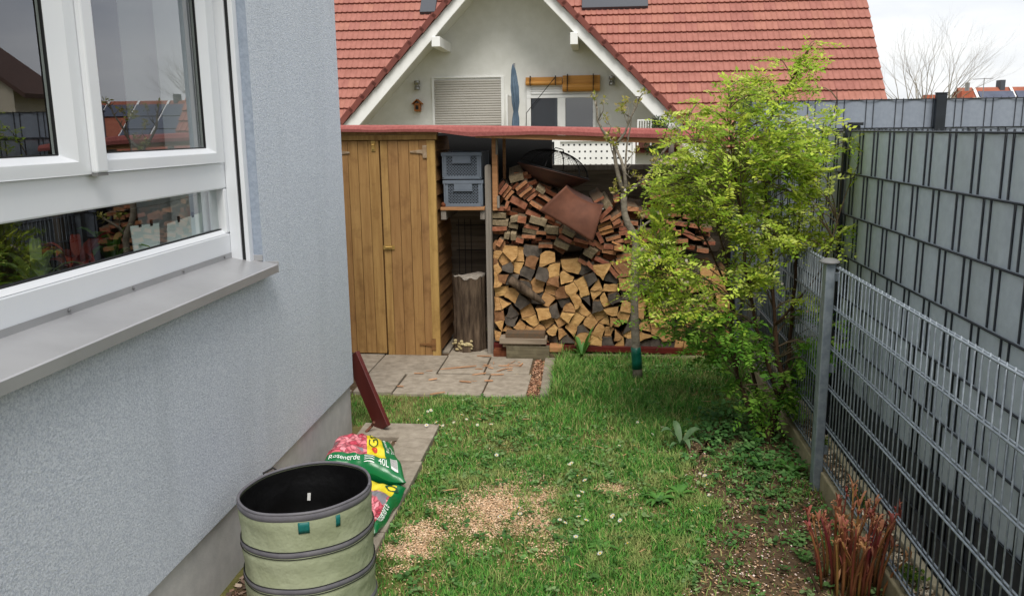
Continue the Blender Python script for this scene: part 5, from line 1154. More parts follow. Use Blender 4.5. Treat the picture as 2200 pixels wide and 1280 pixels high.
for tp in tipsS:
    # nearest lower stem point feeds the twig
    best = min((q for q in random.sample(stem_pts, 60)), key=lambda q: (q[0]-tp).length+max(0, q[0].z-tp.z+.05)*2.5)[0]
    L = (tp-best).length
    if L > .75: best = best.lerp(tp, 1-.75/L); L = .75
    mid = best.lerp(tp, .55)+Vector((random.uniform(-.03, .03), random.uniform(-.03, .03), .05+L*.12)); pts = [best]
    for t in (.25, .5, .75, 1): pts.append(best*(1-t)**2+mid*2*t*(1-t)+tp*t*t)
    tw_m.tube(pts, [.0035, .003, .0024, .0018, .001], 4, cap=False)
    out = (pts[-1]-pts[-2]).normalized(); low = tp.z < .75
    # leaf sprays: side shoots, two ranks
    nsh = 8 if not low else 5
    for s_ in range(nsh):
        t = .45+.55*s_/(nsh-1); base = best*(1-t)**2+mid*2*t*(1-t)+tp*t*t
        sd = (out+Vector((random.gauss(0, .7), random.gauss(0, .7), random.gauss(.05, .45)))).normalized(); sl_ = random.uniform(.05, .135)*(1.1 if t > .9 else 1)
        pitch_n = Vector((random.gauss(0, .28), random.gauss(-.3, .28), 1)).normalized()
        side = sd.cross(pitch_n).normalized(); nl = int(sl_/.0105)
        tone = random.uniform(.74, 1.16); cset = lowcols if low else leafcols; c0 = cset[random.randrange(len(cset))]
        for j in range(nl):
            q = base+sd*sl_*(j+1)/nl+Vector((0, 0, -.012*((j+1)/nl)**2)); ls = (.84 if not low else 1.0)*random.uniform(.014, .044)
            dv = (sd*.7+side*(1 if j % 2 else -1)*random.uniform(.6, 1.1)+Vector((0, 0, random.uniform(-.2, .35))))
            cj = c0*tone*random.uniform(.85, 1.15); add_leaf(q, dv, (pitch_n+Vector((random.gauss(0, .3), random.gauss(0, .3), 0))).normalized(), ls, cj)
        if random.random() < .055 and not low and tp.z < 1.75: FV.append(base+sd*sl_*.4+Vector((0, -.012, 0)))
tw_m.build('twigs', m_['bark'], shr, True, fixn=False)
LVa = np.array([tuple(v) for v in LV]); LCa = np.concatenate([np.array(LC), np.ones((len(LC), 1))], 1)
raw_mesh('crown', LVa, np.arange(len(LVa)).reshape(-1, 4), m_['leaf'], shr, LCa)
# tiny blossoms
fv, fc = [], []
pink = L3((236, 214, 206), (226, 190, 186), (240, 228, 222))
for p in FV:
    for k_ in range(random.randint(1, 3)):
        q = p+Vector((random.gauss(0, .012), random.gauss(0, .012), random.gauss(0, .012))); c0 = pink[random.randrange(3)]
        for j in range(5):
            a = j*1.257; d1 = Vector((math.cos(a), -.3, math.sin(a)))*.0062; d2 = Vector((math.cos(a+.5), -.4, math.sin(a+.5)))*.0052; d3 = Vector((math.cos(a-.5), -.4, math.sin(a-.5)))*.0052
            fv += [q, q+d2, q+d1*1.25, q+d3]; fc += [c0]*4
fv = np.array([tuple(v) for v in fv]); fc = np.concatenate([np.array(fc), np.ones((len(fc), 1))], 1)
raw_mesh('blossoms', fv, np.arange(len(fv)).reshape(-1, 4), m_['leaf'], shr, fc)

# ================================================================== peony shoots
pe = empty('peony', (.93, 2.96, 0), 'clump of red peony shoots at the foot of the kerb', 'plant')
M('peony_stem', srgb(128, 58, 46), srgb(138, 100, 54), rough=.6, scale=9, stretch=(1, 1, .5), rnd=.25, hue=.03, transl=.15)
M('peony_leaf', srgb(160, 90, 72), srgb(184, 130, 94), rough=.6, scale=12, rnd=.2, hue=.03, transl=.25)
for i in range(54):
    a = random.uniform(0, 6.283); r = .115*math.sqrt(random.random()); x0, y0 = r*1.0*math.cos(a), r*1.1*math.sin(a); hgt = random.uniform(.19, .36)
    if i > 47: x0, y0 = random.uniform(.10, .135), random.uniform(-.12, .1); hgt = random.uniform(.2, .3)
    lean = Vector((x0*.55+random.gauss(0, .02), y0*.4+random.gauss(0, .02), 0)); pts = [Vector((x0, y0, -.005))+lean*t*t+Vector((0, 0, hgt*t)) for t in (0, .3, .6, .85, 1)]
    k = MB(); r0 = random.uniform(.0030, .0058); k.tube(pts, [r0, r0, r0*.95, r0*.8, r0*.6], 7); st_o = k.build('stem', m_['peony_stem'], pe, True)
    lm = MB(); tip = pts[-1]
    for j in range(random.randint(5, 9)):
        aa = random.uniform(0, 6.283); s_ = tip.lerp(pts[-2], random.random()*.9); l_ = random.uniform(.03, .065); leaf_blade(lm, s_, s_+Vector((math.cos(aa)*l_*.42, math.sin(aa)*l_*.42, random.uniform(.2, .95)*l_)), random.uniform(.006, .013), .012, 0, 4)
    if random.random() < .5:
        for j in range(2):
            aa = random.uniform(0, 6.283); s_ = pts[1].lerp(pts[2], random.random()); leaf_blade(lm, s_, s_+Vector((math.cos(aa)*.03, math.sin(aa)*.03, .05)), .008, .008, 0, 3)
    tag(lm.build('leaf_tuft', m_['peony_leaf'], st_o, True, fixn=False), kind='stuff')
k = MB(); k.tube([(-.10, -.03, 0), (-.14, .0, .09)], .006, 6); k.build('stem', m_['bark_dark'], pe)

# ================================================================== broad leaved bulb plant in the lawn
bp_ = P(1462, 962, Z=0); bu = empty('bulb_plant', bp_, 'broad leaved bulb plant drooping at the edge of the bed', 'plant')
M('bulb_leaf', srgb(86, 116, 76), srgb(108, 136, 96), rough=.5, scale=8, stretch=(4, 4, .6), transl=.25)
for (dx, dy, dz, w_, bd_) in ((-.11, -.03, .10, .055, .05), (.14, .06, .06, .05, .06), (.04, -.10, .03, .035, .05), (-.03, .1, .12, .04, .03), (.12, -.06, .02, .03, .05), (-.07, -.09, .01, .025, .04)):
    k = MB(); leaf_blade(k, (0, 0, 0), (dx, dy, dz), w_, bd_, 0, 8); k.build('leaf', m_['bulb_leaf'], bu, True, fixn=False)
def rosette(px, py, n, r, lab, h=.03, mat='weed_leaf'):
    p = P(px, py, Z=0); e = empty('weed', p, lab, 'plant'); 
    for i in range(n):
        a = i*2.4+random.random()*.6; rr = r*random.uniform(.6, 1.1); k = MB(); leaf_blade(k, (0, 0, .004), (rr*math.cos(a), rr*math.sin(a), random.uniform(.005, h)), rr*random.uniform(.22, .36), rr*.22, 0, 5); k.build('leaf', m_[mat], e, True, fixn=False)
M('weed_leaf', srgb(74, 124, 50), srgb(98, 148, 66), rough=.55, scale=12, transl=.3, rnd=.1)
rosette(1250, 772, 16, .11, 'tall leafy weed against the base of the wood pile', .26)
rosette(1395, 880, 11, .10, 'low leafy weed in the lawn near the young tree'); rosette(1415, 1080, 12, .09, 'low leafy weed right of the sawdust patch')
rosette(1290, 1185, 14, .08, 'leafy clump low in the lawn beneath the sawdust'); rosette(1700, 1020, 11, .10, 'serrated weed beside the galvanised fence post', .08)
rosette(1630, 1010, 12, .07, 'bushy weed in the bed under the shrub', .06); rosette(1460, 1065, 10, .08, 'pale weed rosette at the lawn edge')
for i, (yy, xx) in enumerate(((4.3, 1.18), (3.62, 1.17), (2.95, 1.17), (2.62, 1.18))):
    e = empty('weed', (xx, yy, .035), ['small green weed between the fences near the post', 'green weed between the fences behind the peony top', 'bright green weed between the fences right of the peony', 'nearest green weed between the two fences'][i], 'plant')
    leaf_cloud('foliage', m_['leaf'], e, [(0, 0, .03, .045), (0, .06, .02, .04)], 160, (.012, .03), L3((92, 130, 50), (120, 150, 60), (70, 104, 40)))

# ================================================================== lawn, ground cover, sawdust
def in_patio(x, y): return ((x < -.30) & (y > 5.13)) | (y > 6.17)
def in_path(x, y): return (x < -.888) & (y < 4.56)
saw = [(1085, 1085, .17, 1.0), (1120, 1120, .10, .8), (1040, 1130, .09, .7), (970, 1090, .08, .5), (905, 1150, .09, .8), (880, 1190, .08, .9), (860, 1220, .05, .6), (1010, 1180, .07, .4), (1330, 1052, .08, .55), (1230, 1060, .08, .35), (960, 1240, .05, .35), (1190, 1170, .10, .3), (1000, 1010, .08, .4), (1130, 1020, .1, .35)]
sawc = [(P(x, y, Z=0), r, w_) for x, y, r, w_ in saw]
def sawm(x, y):
    m = np.zeros_like(x)
    for p, r, w_ in sawc: m = np.maximum(m, w_*np.exp(-(((x-p.x)/(r*1.45))**2+((y-p.y)/(r*1.3))**2)))
    n = (.6*vnoise(x+5, y+9, 9)+.4*vnoise(x+15, y+2, 27)); return np.clip(m*1.75*(.16+1.5*n)-.26, 0, 1)
NB = 210000
gx = np.concatenate([rng.uniform(-1.0, 1.06, NB-9000), rng.uniform(-1.9, -.95, 9000)]); gy = np.concatenate([rng.uniform(2.1, 6.2, int(NB*.6)), rng.uniform(2.1, 4.2, NB-int(NB*.6)-9000), rng.uniform(4.5, 5.2, 9000)])
pat1 = vnoise(gx, gy, 4.2); pat2 = vnoise(gx+17, gy+3, 11); be = bed_edge(gy)
dens = .14+.85*pat1*pat1+.42*pat2
soft = (vnoise(gx+2, gy+40, 9)-.5)*.22
dens *= np.where(gx > be+soft, .13, 1)*(1-.93*sawm(gx, gy))
dens = np.where(in_patio(gx, gy) | in_path(gx, gy), 0, dens)
lush = np.exp(-(((gx-.12)/.55)**2+((gy-5.35)/.85)**2)); dens += .5*lush*np.where(in_patio(gx, gy) | (gx > be), 0, 1)
keep = rng.random(NB) < dens; gx, gy, pat1, pat2, lush = gx[keep], gy[keep], pat1[keep], pat2[keep], lush[keep]; nB = len(gx)
edge = np.exp(-((gx+.26)/.10)**2)*(gy > 5.1)+.25*np.exp(-((gy-6.12)/.12)**2)*(gx > -.28)+.8*np.exp(-((gx-.36)/.12)**2-((gy-4.5)/.25)**2)
hgt = rng.uniform(.014, .036, nB)*(.6+.8*pat1)+lush*rng.uniform(0, .05, nB)+edge*rng.uniform(.0, .09, nB); az = rng.uniform(0, 6.283, nB); bend = rng.uniform(.25, 1.1, nB)*hgt; wd = rng.uniform(.0014, .0030, nB)
dx, dy = np.cos(az), np.sin(az); b0 = np.stack([gx, gy, np.zeros(nB)], 1); sdv = np.stack([-dy, dx, np.zeros(nB)], 1)*wd[:, None]
m1 = b0+np.stack([dx*bend*.3, dy*bend*.3, hgt*.6], 1); t1_ = b0+np.stack([dx*bend, dy*bend, hgt*.95], 1)
V = np.stack([b0-sdv, b0+sdv, m1+sdv*.8, m1-sdv*.8, t1_], 1).reshape(-1, 3)
I = np.arange(nB)[:, None]*5; F = np.concatenate([I+np.array([0, 1, 2]), I+np.array([0, 2, 3]), I+np.array([3, 2, 4])], 0)
cA, cB, cC, cD = (np.array(srgb(*c)[:3]) for c in ((86, 144, 58), (114, 164, 76), (174, 172, 112), (68, 122, 58)))
r1 = rng.random(nB); col = np.where((r1 < .38)[:, None], cA, np.where((r1 < .72)[:, None], cB, np.where((r1 < .84)[:, None], cD, cC)))
yel = np.clip((pat2-.5)*1.5, 0, .6)[:, None]*(1-lush[:, None]); col = col*(1-yel)+cC*yel; col = col*rng.uniform(.75, 1.2, (nB, 1))
gr = raw_mesh('grass', V, F, m_['grass'], None, np.concatenate([np.repeat(col, 5, 0), np.ones((nB*5, 1))], 1))
tag(gr, 'patchy short green lawn grass between house and fence', 'grass', kind='stuff')
# clover and small leaves through the lawn and bed
def clover(n):
    x = rng.uniform(-.88, 1.04, n); y = rng.uniform(2.2, 6.0, n); be = bed_edge(y); d = np.where(x > be, .5+.5*(vnoise(x+3, y+8, 6) > .5), .20+.9*(vnoise(x+31, y+12, 3.2) > .58))
    d = np.where(in_patio(x, y) | in_path(x, y), 0, d)*(1-.8*sawm(x, y))*np.where(x > be, np.where(y > 3.75, 1.0, .75), 1)
    k = rng.random(n) < d; return np.stack([x[k], y[k]], 1)
def leaflets(name, centers, k, spread, L, hgt, cols, label, cat):
    n = len(centers); c = np.repeat(centers, k, 0); m = len(c); a = rng.random(m)*6.283; r = spread*np.sqrt(rng.random(m)); z = rng.uniform(.3, 1, m)*np.repeat(rng.uniform(hgt[0], hgt[1], n), k)
    p = np.stack([c[:, 0]+r*np.cos(a), c[:, 1]+r*np.sin(a), z], 1); l_ = rng.uniform(L[0], L[1], m)[:, None]; b_ = rng.random(m)*6.283
    u = np.stack([np.cos(b_), np.sin(b_), rng.normal(0, .3, m)], 1)*l_; v = np.stack([-np.sin(b_), np.cos(b_), rng.normal(0, .3, m)], 1)*l_*.45
    V = np.stack([p-u*.5, p-u*.1+v, p+u*.35+v*.9, p+u*.5, p+u*.35-v*.9, p-u*.1-v], 1).reshape(-1, 3); F = np.arange(6*m).reshape(-1, 6)
    base = cols[rng.integers(0, len(cols), n)]; cc_ = np.repeat(base, k, 0)*rng.uniform(.75, 1.25, (m, 1)); cc_ = np.concatenate([np.repeat(cc_, 6, 0), np.ones((6*m, 1))], 1)
    return tag(raw_mesh(name, V, F, m_['leaf'], None, cc_), label, cat, kind='stuff')
leaflets('ground_cover', clover(2300), 9, .028, (.011, .022), (.015, .045), L3((96, 140, 72), (116, 158, 90), (82, 124, 66), (138, 166, 108)), 'clover and small leaves in lawn and bed', 'ground cover')
def under(n):
    x = rng.normal(.82, .24, n); y = rng.normal(4.45, .42, n); k = (x < 1.03) & (x > bed_edge(y)-.12); return np.stack([x[k], y[k]], 1)
leaflets('ground_cover', under(240), 9, .04, (.014, .028), (.03, .09), L3((88, 136, 72), (104, 152, 84), (118, 160, 94), (76, 118, 66)), 'dark leafy ground cover beneath the shrub', 'ground cover')
# sawdust and chips
def sawpts(n):
    x = rng.uniform(-.9, .7, n); y = rng.uniform(2.4, 4.6, n); k = (rng.random(n) < sawm(x, y)**.8+.02) & ~in_path(x, y); return np.stack([x[k], y[k], rng.random(k.sum())*.012], 1)
flakes('sawdust', 260000, sawpts, (.0035, .0105), L3((224, 192, 156), (212, 176, 140), (234, 206, 174), (194, 156, 120)), m_['chips'], .004, .35, label='pale sawdust scattered over the lawn', cat='sawdust')
flakes('dry_litter', 2600, rect(-.85, 1.03, 2.3, 6.0), (.008, .028), L3((176, 148, 104), (150, 120, 84), (196, 172, 128)), m_['chips'], .012, .3, label='dry straw and bark bits strewn over the lawn', cat='litter', asp=(.12, .3))
def petals_pts(n):
    x = rng.uniform(.3, 1.04, n); y = rng.uniform(2.3, 4.3, n); k = (x > bed_edge(y)-.08) & (rng.random(n) < .35+.6*vnoise(x, y, 8)); return np.stack([x[k], y[k]], 1)
flakes('fallen_petals', 2200, petals_pts, (.005, .010), L3((222, 196, 182), (206, 172, 156), (232, 214, 204)), m_['chips'], .008, .3, label='fallen pinkish petals on the soil bed', cat='petals', asp=(.6, .95))
flakes('bark_litter', 5200, petals_pts, (.006, .024), L3((112, 86, 64), (88, 66, 48), (140, 112, 86), (70, 54, 40)), m_['chips'], .006, .4, label='brown bark litter on the soil bed', cat='litter')

# daisies
dm_ = MB()
for i in range(11):
    a = i*2*math.pi/11; dm_.add([(0, 0, .001), (.0075*math.cos(a-.2), .0075*math.sin(a-.2), .003), (.0125*math.cos(a), .0125*math.sin(a), .004), (.0075*math.cos(a+.2), .0075*math.sin(a+.2), .003)], [(0, 1, 2, 3)])
head = dm_.mesh('flower', m_['petal']); ee = MB(); ee.lathe([(.001, .005), (.0035, .004), (.0042, .001)], 8); eye = ee.mesh('eye', m_['daisy_eye'])
ss = MB(); ss.tube([(0, 0, -.045), (0, 0, .001)], .0012, 4); stem_me = ss.mesh('stem', m_['weed_leaf'])
dz = [(918, 885), (905, 892), (900, 905), (935, 910), (945, 915), (952, 912), (960, 930), (915, 912), (975, 905), (928, 880), (1245, 1065), (1250, 1055), (1238, 1023), (1255, 1030), (1262, 1022), (1235, 1075), (1112, 1092), (1115, 1106), (1100, 1110), (1072, 1112), (1205, 1115), (1215, 1120), (1245, 1112), (1258, 1118), (1310, 1112), (1320, 1105), (1240, 1155), (1345, 1140), (1350, 1165), (1332, 1120), (935, 1172), (1225, 1000), (1230, 993), (1058, 912), (1065, 975), (1372, 906), (1380, 910), (1385, 903), (1400, 934), (1365, 958), (1075, 865), (1152, 905), (1190, 892), (1160, 872), (1500, 1090), (1485, 1095), (1512, 1085), (1505, 1018), (1514, 1022), (1518, 1040), (1525, 1065), (1290, 1190), (1420, 920), (990, 890), (1000, 900), (1025, 910), (1300, 900), (1330, 960)]
for x, y in dz:
    p = P(x+random.uniform(-3, 3), y+random.uniform(-3, 3), Z=.045)
    e = empty('daisy', p, 'small white daisy flowering low in the lawn', 'flower', 'white daisies in the lawn'); e.rotation_euler = (random.uniform(.0, .7), random.uniform(-.4, .4), random.random()*6); s_ = random.uniform(.75, 1.15); e.scale = (s_, s_, s_)
    put('flower', head, e); put('eye', eye, e); put('stem', stem_me, e)
# splinters and chips one can pick out
def splinter(x, y, L, W, an, lab, grp, z=.03, mat='splinter'):
    p = P(x, y, Z=z); k = MB(); n_ = 5; pts = [Vector((L*(i/n_-.5), random.uniform(-.15, .15)*W, 0)) for i in range(n_+1)]
    up_ = [q+Vector((0, W*.5*(1 if 0 < i < n_ else .4), 0)) for i, q in enumerate(pts)]; dn = [q-Vector((0, W*.5*(1 if 0 < i < n_ else .4), 0)) for i, q in enumerate(pts)]
    k.prism(up_+dn[::-1], (0, 0, min(.006, W*.5))); o = k.build('wood_splinter', m_[mat], None, loc=p); o.rotation_euler = (random.uniform(-.1, .1), random.uniform(-.12, .12), R_(an)); tag(o, lab, 'splinter', grp)
g1 = ('thin orange wood splinter lying on the patio slabs', 'wood splinters on the patio')
for i in range(20):
    x, y = random.gauss(1010, 55), random.gauss(793, 9)
    if i < 14: x, y = random.gauss(1085, 30), random.gauss(786, 5)
    if y < 772 or y > 850: y = 800
    splinter(x, y, random.uniform(.02, .11), random.uniform(.003, .011), random.gauss(5, 38), *g1, z=.026)
for (x, y, L_) in ((985, 790, .26), (1040, 765, .12), (940, 845, .1), (930, 815, .06), (900, 802, .07), (1000, 820, .09), (1050, 818, .06), (860, 830, .05)): splinter(x, y, L_, .012, random.uniform(-20, 25), *g1, z=.027)
g2 = ('pale wood splinter lying in the lawn grass', 'wood splinters in the lawn')
for (x, y, L_, an) in ((965, 1052, .12, 12), (1072, 871, .12, 15), (977, 878, .05, 60), (1288, 960, .10, -40), (1340, 978, .07, 50), (1188, 1098, .05, 80), (1520, 862, .08, -15), (1245, 1215, .07, -45), (1380, 1182, .05, 45), (1240, 1090, .05, 10), (1030, 900, .05, -40), (945, 1140, .06, 15), (1450, 1025, .06, -60), (1280, 1048, .05, 70), (1450, 1180, .05, 40), (1130, 900, .06, 20), (955, 975, .06, -30), (1070, 1030, .04, 0), (1330, 1220, .05, 20)):
    splinter(x, y, L_*.7, .0045, an, *g2, z=.026)

# ================================================================== pop-up garden waste bin
bz = .45; bc = P(657, 1047, Z=bz); RB = .234
bin_ = empty('garden_waste_bin', (bc.x, bc.y, 0), 'round green fabric garden bin with grey hoops and black inside', 'bin')
tilt = Matrix.Rotation(R_(3.0), 4, 'Y')
def bin_pt(a, z):
    r = RB*(1+.012*math.sin(3*a+1.0+z*4)+.007*math.sin(7*a+z*20)); zz = z/bz
    r *= 1-.022*(math.sin(math.pi*((zz*3.3) % 1)))          # cloth pulled in between hoops
    top_t = .5*RB*math.tan(R_(3.0))*zz
    return Vector((r*math.cos(a), r*math.sin(a)*.985, z-.012*math.cos(a)*zz*-1))
k = MB(); k.grid(lambda u, v: bin_pt(u*2*math.pi, v*bz), 96, 40); k.build('cloth', m_['bin_cloth'], bin_, True, fixn=False)
k = MB()
def inn(u, v):
    p = bin_pt(u*2*math.pi, .02+v*(bz-.025)); w_ = 1-.03-.06*abs(math.sin(5*u*6.283+v*6))*(1-v)*v; return Vector((p.x*w_, p.y*w_, p.z))
k.grid(inn, 72, 20); fl = [inn(i/48, 0) for i in range(48)]; k.add(fl, [tuple(range(48))]); k.build('lining', m_['bin_inside'], bin_, True, fixn=False)
def hoop(z, w_, out, spiral=0):
    k = MB(); vs = []; n_ = 96
    for i in range(n_+1):
        a = 2*math.pi*i/n_; zc = z+spiral*(i/n_)
        for t in (-1, -.5, 0, .5, 1):
            p = bin_pt(a, min(bz-.001, zc)); r = math.hypot(p.x, p.y); q = (r+out*(1-t*t*.8))/r; vs.append((p.x*q, p.y*q, p.z+t*w_/2))
    k.add(vs, [(i*5+j, (i+1)*5+j, (i+1)*5+j+1, i*5+j+1) for i in range(n_) for j in range(4)]); return k
hoop(bz-.012, .027, .006).build('rim', m_['bin_band'], bin_, True, fixn=False)
k = MB(); k.tube([bin_pt(a, bz)+Vector((0, 0, .002)) for a in np.linspace(0, 2*math.pi, 80)], .0055, 7); k.build('rim_piping', m_['bin_band'], bin_, True)
for z in (.305, .17, .045): hoop(z, .021, .005).build('hoop', m_['bin_band'], bin_, True, fixn=False)
for z in (.305, .17):
    for dz_ in (-.0125, .0125):
        k = MB(); k.tube([Vector((p.x*1.014, p.y*1.014, p.z)) for p in (bin_pt(a, z+dz_) for a in np.linspace(0, 2*math.pi, 80))], .0016, 5); k.build('seam', m_['black'], bin_, True)
def patch(px0, px1, py0, py1):
    # small cloth tabs stitched below the rim
    a0, a1 = [math.atan2(*(lambda p: (p.y-bc.y, p.x-bc.x))(P(px, (py0+py1)/2, Y=bc.y-RB*.93))) for px in (px0, px1)]
    z0_, z1_ = bz-.068, bz-.028; k = MB()
    k.grid(lambda u, v: (lambda p: Vector((p.x*1.012, p.y*1.012, p.z)))(bin_pt(a0+(a1-a0)*u, z0_+(z1_-z0_)*v)), 5, 3); o = k.build('patch', m_['bin_patch'], bin_, True, fixn=False); s_ = o.modifiers.new('thick', 'SOLIDIFY'); s_.thickness = .002
patch(640, 664, 1118, 1138); patch(738, 757, 1095, 1116)
lp_ = inn(.30, .72); k = MB(); k.cbox((0, 0, 0), (.012, .002, .03)); o = k.build('tag', m_['white_label'], bin_, loc=lp_*.985); o.rotation_euler = (0, .1, .35)
k = MB(); k.tube([bin_pt(2.35, bz-.01)*1.01, bin_pt(2.35, bz)+Vector((-.03, .015, .005)), bin_pt(2.5, bz)+Vector((-.03, .0, .0)), bin_pt(2.6, bz-.02)*1.01], .004, 6); k.build('handle', m_['black'], bin_, True)

# ================================================================== bags of rose soil
def rose_material(name, scale, low=False):
    m = bpy.data.materials.new(name); m.use_nodes = True; n = m.node_tree.nodes; l = m.node_tree.links; pb = n['Principled BSDF']; pb.inputs['Roughness'].default_value = .28
    uv = n.new('ShaderNodeUVMap'); uv.uv_map = 'UVMap'; sp = n.new('ShaderNodeSeparateXYZ'); l.new(uv.outputs[0], sp.inputs[0])
    nz_ = n.new('ShaderNodeTexNoise'); nz_.inputs['Scale'].default_value = scale*1.2; nz_.inputs['Detail'].default_value = 3
    ad = n.new('ShaderNodeMixRGB'); ad.inputs[0].default_value = .16; l.new(uv.outputs[0], ad.inputs[1]); l.new(nz_.outputs['Color'], ad.inputs[2]); l.new(uv.outputs[0], nz_.inputs['Vector'])
    vo = n.new('ShaderNodeTexVoronoi'); vo.inputs['Scale'].default_value = scale*2.6; l.new(ad.outputs[0], vo.inputs['Vector'])
    ve = n.new('ShaderNodeTexVoronoi'); ve.feature = 'DISTANCE_TO_EDGE'; ve.inputs['Scale'].default_value = scale*2.6; l.new(ad.outputs[0], ve.inputs['Vector'])
    sx = n.new('ShaderNodeSeparateXYZ'); l.new(vo.outputs['Color'], sx.inputs[0])
    rr = n.new('ShaderNodeValToRGB'); rr.color_ramp.elements[0].color = srgb(196, 62, 84); rr.color_ramp.elements[0].position = .1; rr.color_ramp.elements[1].color = srgb(238, 150, 158); rr.color_ramp.elements[1].position = .9
    l.new(sx.outputs[0], rr.inputs[0])
    er = n.new('ShaderNodeValToRGB'); er.color_ramp.elements[0].color = (.35, .22, .25, 1); er.color_ramp.elements[0].position = 0; er.color_ramp.elements[1].color = (1, 1, 1, 1); er.color_ramp.elements[1].position = .16; l.new(ve.outputs['Distance'], er.inputs[0])
    pm2 = n.new('ShaderNodeMixRGB'); pm2.blend_type = 'MULTIPLY'; pm2.inputs[0].default_value = 1; l.new(rr.outputs[0], pm2.inputs[1]); l.new(er.outputs[0], pm2.inputs[2]); rr = pm2
    # grey-green leaves between the flowers
    lf = n.new('ShaderNodeTexNoise'); lf.inputs['Scale'].default_value = scale*.55; l.new(uv.outputs[0], lf.inputs['Vector']); lr = n.new('ShaderNodeValToRGB'); lr.color_ramp.elements[0].position = .58; lr.color_ramp.elements[1].position = .62; l.new(lf.outputs['Fac'], lr.inputs[0])
    lm = n.new('ShaderNodeMixRGB'); l.new(lr.outputs[0], lm.inputs[0]); l.new(rr.outputs[0], lm.inputs[1]); lm.inputs[2].default_value = srgb(120, 118, 124)
    def step(src, edge):
        g_ = n.new('ShaderNodeMath'); g_.operation = 'GREATER_THAN'; l.new(src, g_.inputs[0]); g_.inputs[1].default_value = edge; return g_.outputs[0]
    def mixc(fac, a, colr):
        q = n.new('ShaderNodeMixRGB'); l.new(fac, q.inputs[0]); l.new(a, q.inputs[1]); q.inputs[2].default_value = colr; return q.outputs[0]
    if low:
        c_ = mixc(step(sp.outputs[1], .66), lm.outputs[0], srgb(226, 206, 40)); c_ = mixc(step(sp.outputs[1], .90), c_, srgb(14, 108, 58)); c_ = mixc(step(sp.outputs[0], .90), c_, srgb(14, 108, 58))
        l.new(c_, pb.inputs['Base Color']); return m
    c_ = mixc(step(sp.outputs[0], .52), lm.outputs[0], srgb(226, 206, 40))
    c_ = mixc(step(sp.outputs[0], .76), c_, srgb(14, 108, 58))
    inv = n.new('ShaderNodeMath'); inv.operation = 'SUBTRACT'; inv.inputs[0].default_value = 1; l.new(sp.outputs[1], inv.inputs[1])
    c_ = mixc(step(inv.outputs[0], .81), c_, srgb(14, 108, 58)); c_ = mixc(step(sp.outputs[1], .97), c_, srgb(14, 108, 58))
    l.new(c_, pb.inputs['Base Color']); return m
rose1 = rose_material('bag_print', 4.6); rose2 = rose_material('bag_print_lower', 5.0, True)
def bag(name, corners, thick, label, seed, texts, pm=None):
    # corners: (a0,b0) near-left, (a1,b0) near-right, (a1,b1) far-right, (a0,b1) far-left of the top face in world space
    c0 = sum(corners, Vector())/4; q = [p-c0 for p in corners]; rs = random.Random(seed); ph = [rs.uniform(0, 6) for _ in range(6)]
    def top(a, b_, s=1):
        base = (q[0]*(1-a)+q[1]*a)*(1-b_)+(q[3]*(1-a)+q[2]*a)*b_
        nrm = (q[1]-q[0]).cross(q[3]-q[0]).normalized(); ea = 1-abs(2*a-1)**3.2; eb = 1-abs(2*b_-1)**4.0; h = thick*.5*math.sqrt(max(0, ea*eb))
        wr = .0045*math.sin(9*a+11*b_+ph[0])+.004*math.sin(23*b_-7*a+ph[1])+.003*math.sin(31*a+5*b_+ph[2])+.002*math.sin(47*a-33*b_+ph[3]); wr *= math.sqrt(max(0, ea*eb))
        edge = .012*math.sin(14*b_+ph[4])*(1-ea)+.010*math.sin(13*a+ph[5])*(1-eb)
        return base+nrm*(s*h+(wr if s > 0 else 0)+edge)
    e = empty('soil_bag', c0, label, 'bag')
    nu, nv = 40, 48; mb = MB(); mb.grid(lambda u, v: top(u, v), nu, nv, 0); mb.grid(lambda u, v: top(u, v, -1), nu, nv, 1)
    me = mb.mesh('sack', [pm or rose1, m_['bag_green']], True); uvl = me.uv_layers.new(name='UVMap'); NV = (nu+1)*(nv+1)
    for lp2 in me.loops:
        i = lp2.vertex_index % NV; uvl.data[lp2.index].uv = ((i // (nv+1))/nu, (i % (nv+1))/nv)
    put('sack', me, e)
    for body, size, a0, b0, da, db, mt in texts:
        # da,db: writing direction in bag coordinates; letters stand to its left
        vs, fs = text_mesh(body, 1.0); la = (q[1]-q[0]).length; lb = (q[3]-q[0]).length; out = []
        L = math.hypot(da, db); ux, uy = da/L, db/L
        for p in vs:
            mx_, my_ = p.x*size, p.y*size; wx, wy_ = mx_*ux-my_*uy, mx_*uy+my_*ux; A, B = a0+wx/la, b0+wy_/lb
            pt = top(A, B); n_ = (top(min(1, A+.01), B)-top(A-.01, B)).cross(top(A, min(1, B+.01))-top(A, B-.01)).normalized(); out.append(pt+n_*.0035)
        k = MB(); k.add(out, fs); k.build('lettering', m_[mt], e, fixn=False)
    return e, top
upc = [P(690, 1000, Z=.165), P(874, 1036, Z=.10), P(838, 958, Z=.115), P(726, 946, Z=.17)]
e1, top1 = bag('soil_bag', upc, .15, 'upper soil bag with pink roses and yellow band, lying on another bag', 3,
    [('Gar', .088, .70, .46, -.12, 1, 'lettering_green'), ('Rosenerde', .028, .83, .36, -.05, 1, 'lettering_white'), ('Tannen', .026, .90, .36, -.05, 1, 'lettering_white'),
     ('Rosenerde', .036, .06, .07, 1, .02, 'lettering_white'), ('40L', .036, .66, .07, 1, .03, 'lettering_white')])
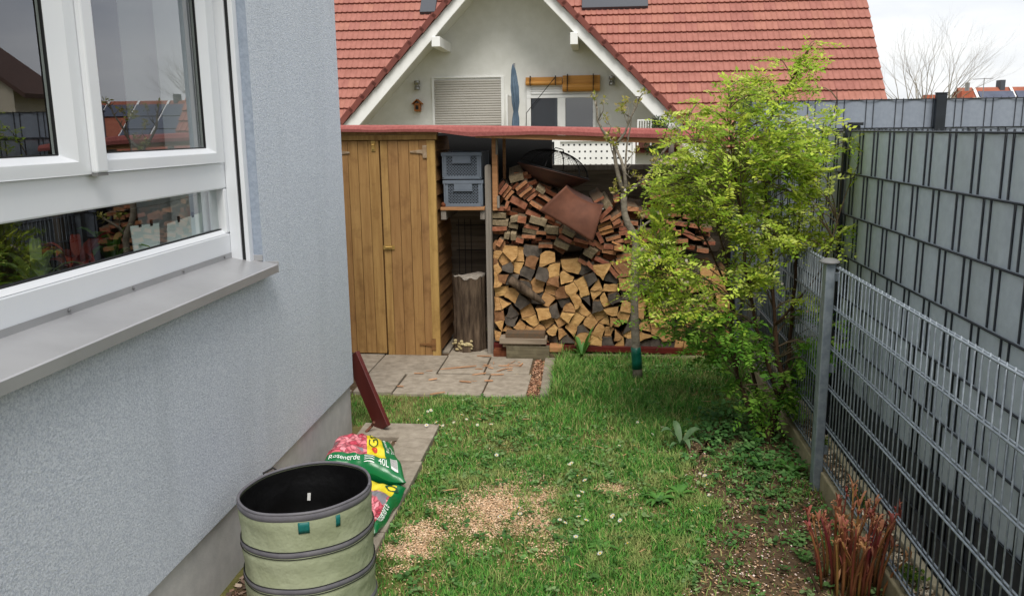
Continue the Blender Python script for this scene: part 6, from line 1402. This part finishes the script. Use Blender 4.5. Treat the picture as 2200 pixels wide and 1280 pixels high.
def decal(e, top, a0, a1, b0, b1, mat, name, off=.003, rnd=False):
    k = MB()
    if rnd: k.add([top((a0+a1)/2+(a1-a0)/2*math.cos(t), (b0+b1)/2+(b1-b0)/2*math.sin(t))+Vector((0, 0, off)) for t in np.linspace(0, 6.283, 20)[:-1]], [tuple(range(19))])
    else: k.grid(lambda u, v: top(a0+(a1-a0)*u, b0+(b1-b0)*v)+Vector((0, -.001, off)), 6, 6)
    k.build(name, m_[mat], e, fixn=False)
decal(e1, top1, .585, .665, .30, .42, 'label_red', 'logo_mark', .004, True)
decal(e1, top1, .82, .91, .08, .24, 'white_label', 'barcode')
for i in range(9): decal(e1, top1, .825+i*.0092, .829+i*.0092, .11, .23, 'black', 'barcode_line', .0045)
for i in range(4): decal(e1, top1, .49, .61, .055+i*.03, .064+i*.03, 'lettering_white', 'small_print', .0035)
lwc = [P(690, 1140, Z=.07), P(808, 1152, Z=.045), P(872, 1056, Z=.055), P(730, 1030, Z=.08)]
lw2 = [lwc[3], lwc[0], lwc[1], lwc[2]]
e2, top2 = bag('soil_bag', [lwc[0], lwc[1], lwc[2], lwc[3]], .12, 'lower soil bag half hidden by the green bin', 8,
    [('Rosenerde', .034, .965, .16, .0, 1, 'lettering_white'), ('o', .10, .70, .80, .9, -.3, 'lettering_green')], rose2)

# ================================================================== red-brown plank leaning at the house corner
k = MB(); ft = P(806, 946, Z=.03); ft2 = Vector((-1.212, 4.46, .031)); tp_ = P(757, 762, Y=4.60); ax = (tp_-ft2).normalized()
wdir = Vector((.8, -.6, 0)); wdir = (wdir-ax*wdir.dot(ax)).normalized(); nd = ax.cross(wdir).normalized(); Lp = (tp_-ft2).length
mt = Matrix(((wdir.x, nd.x, ax.x, ft2.x), (wdir.y, nd.y, ax.y, ft2.y), (wdir.z, nd.z, ax.z, ft2.z), (0, 0, 0, 1)))
k.box(-.062, .062, -.013, .013, 0, Lp, 0, mt); plk = k.build('leaning_plank', m_['red_wood'], None, bevel=.003); tag(plk, 'dark red brown plank leaning against the house corner', 'plank')
k = MB(); k.tube([(0, 0, 0), (.03, .02, .03), (.05, .0, .06)], .008, 6); tag(k.build('dry_leaf', m_['rust'], None, loc=(-1.30, 4.40, .03)), 'crumpled brown dry leaf beside the leaning plank', 'leaf')
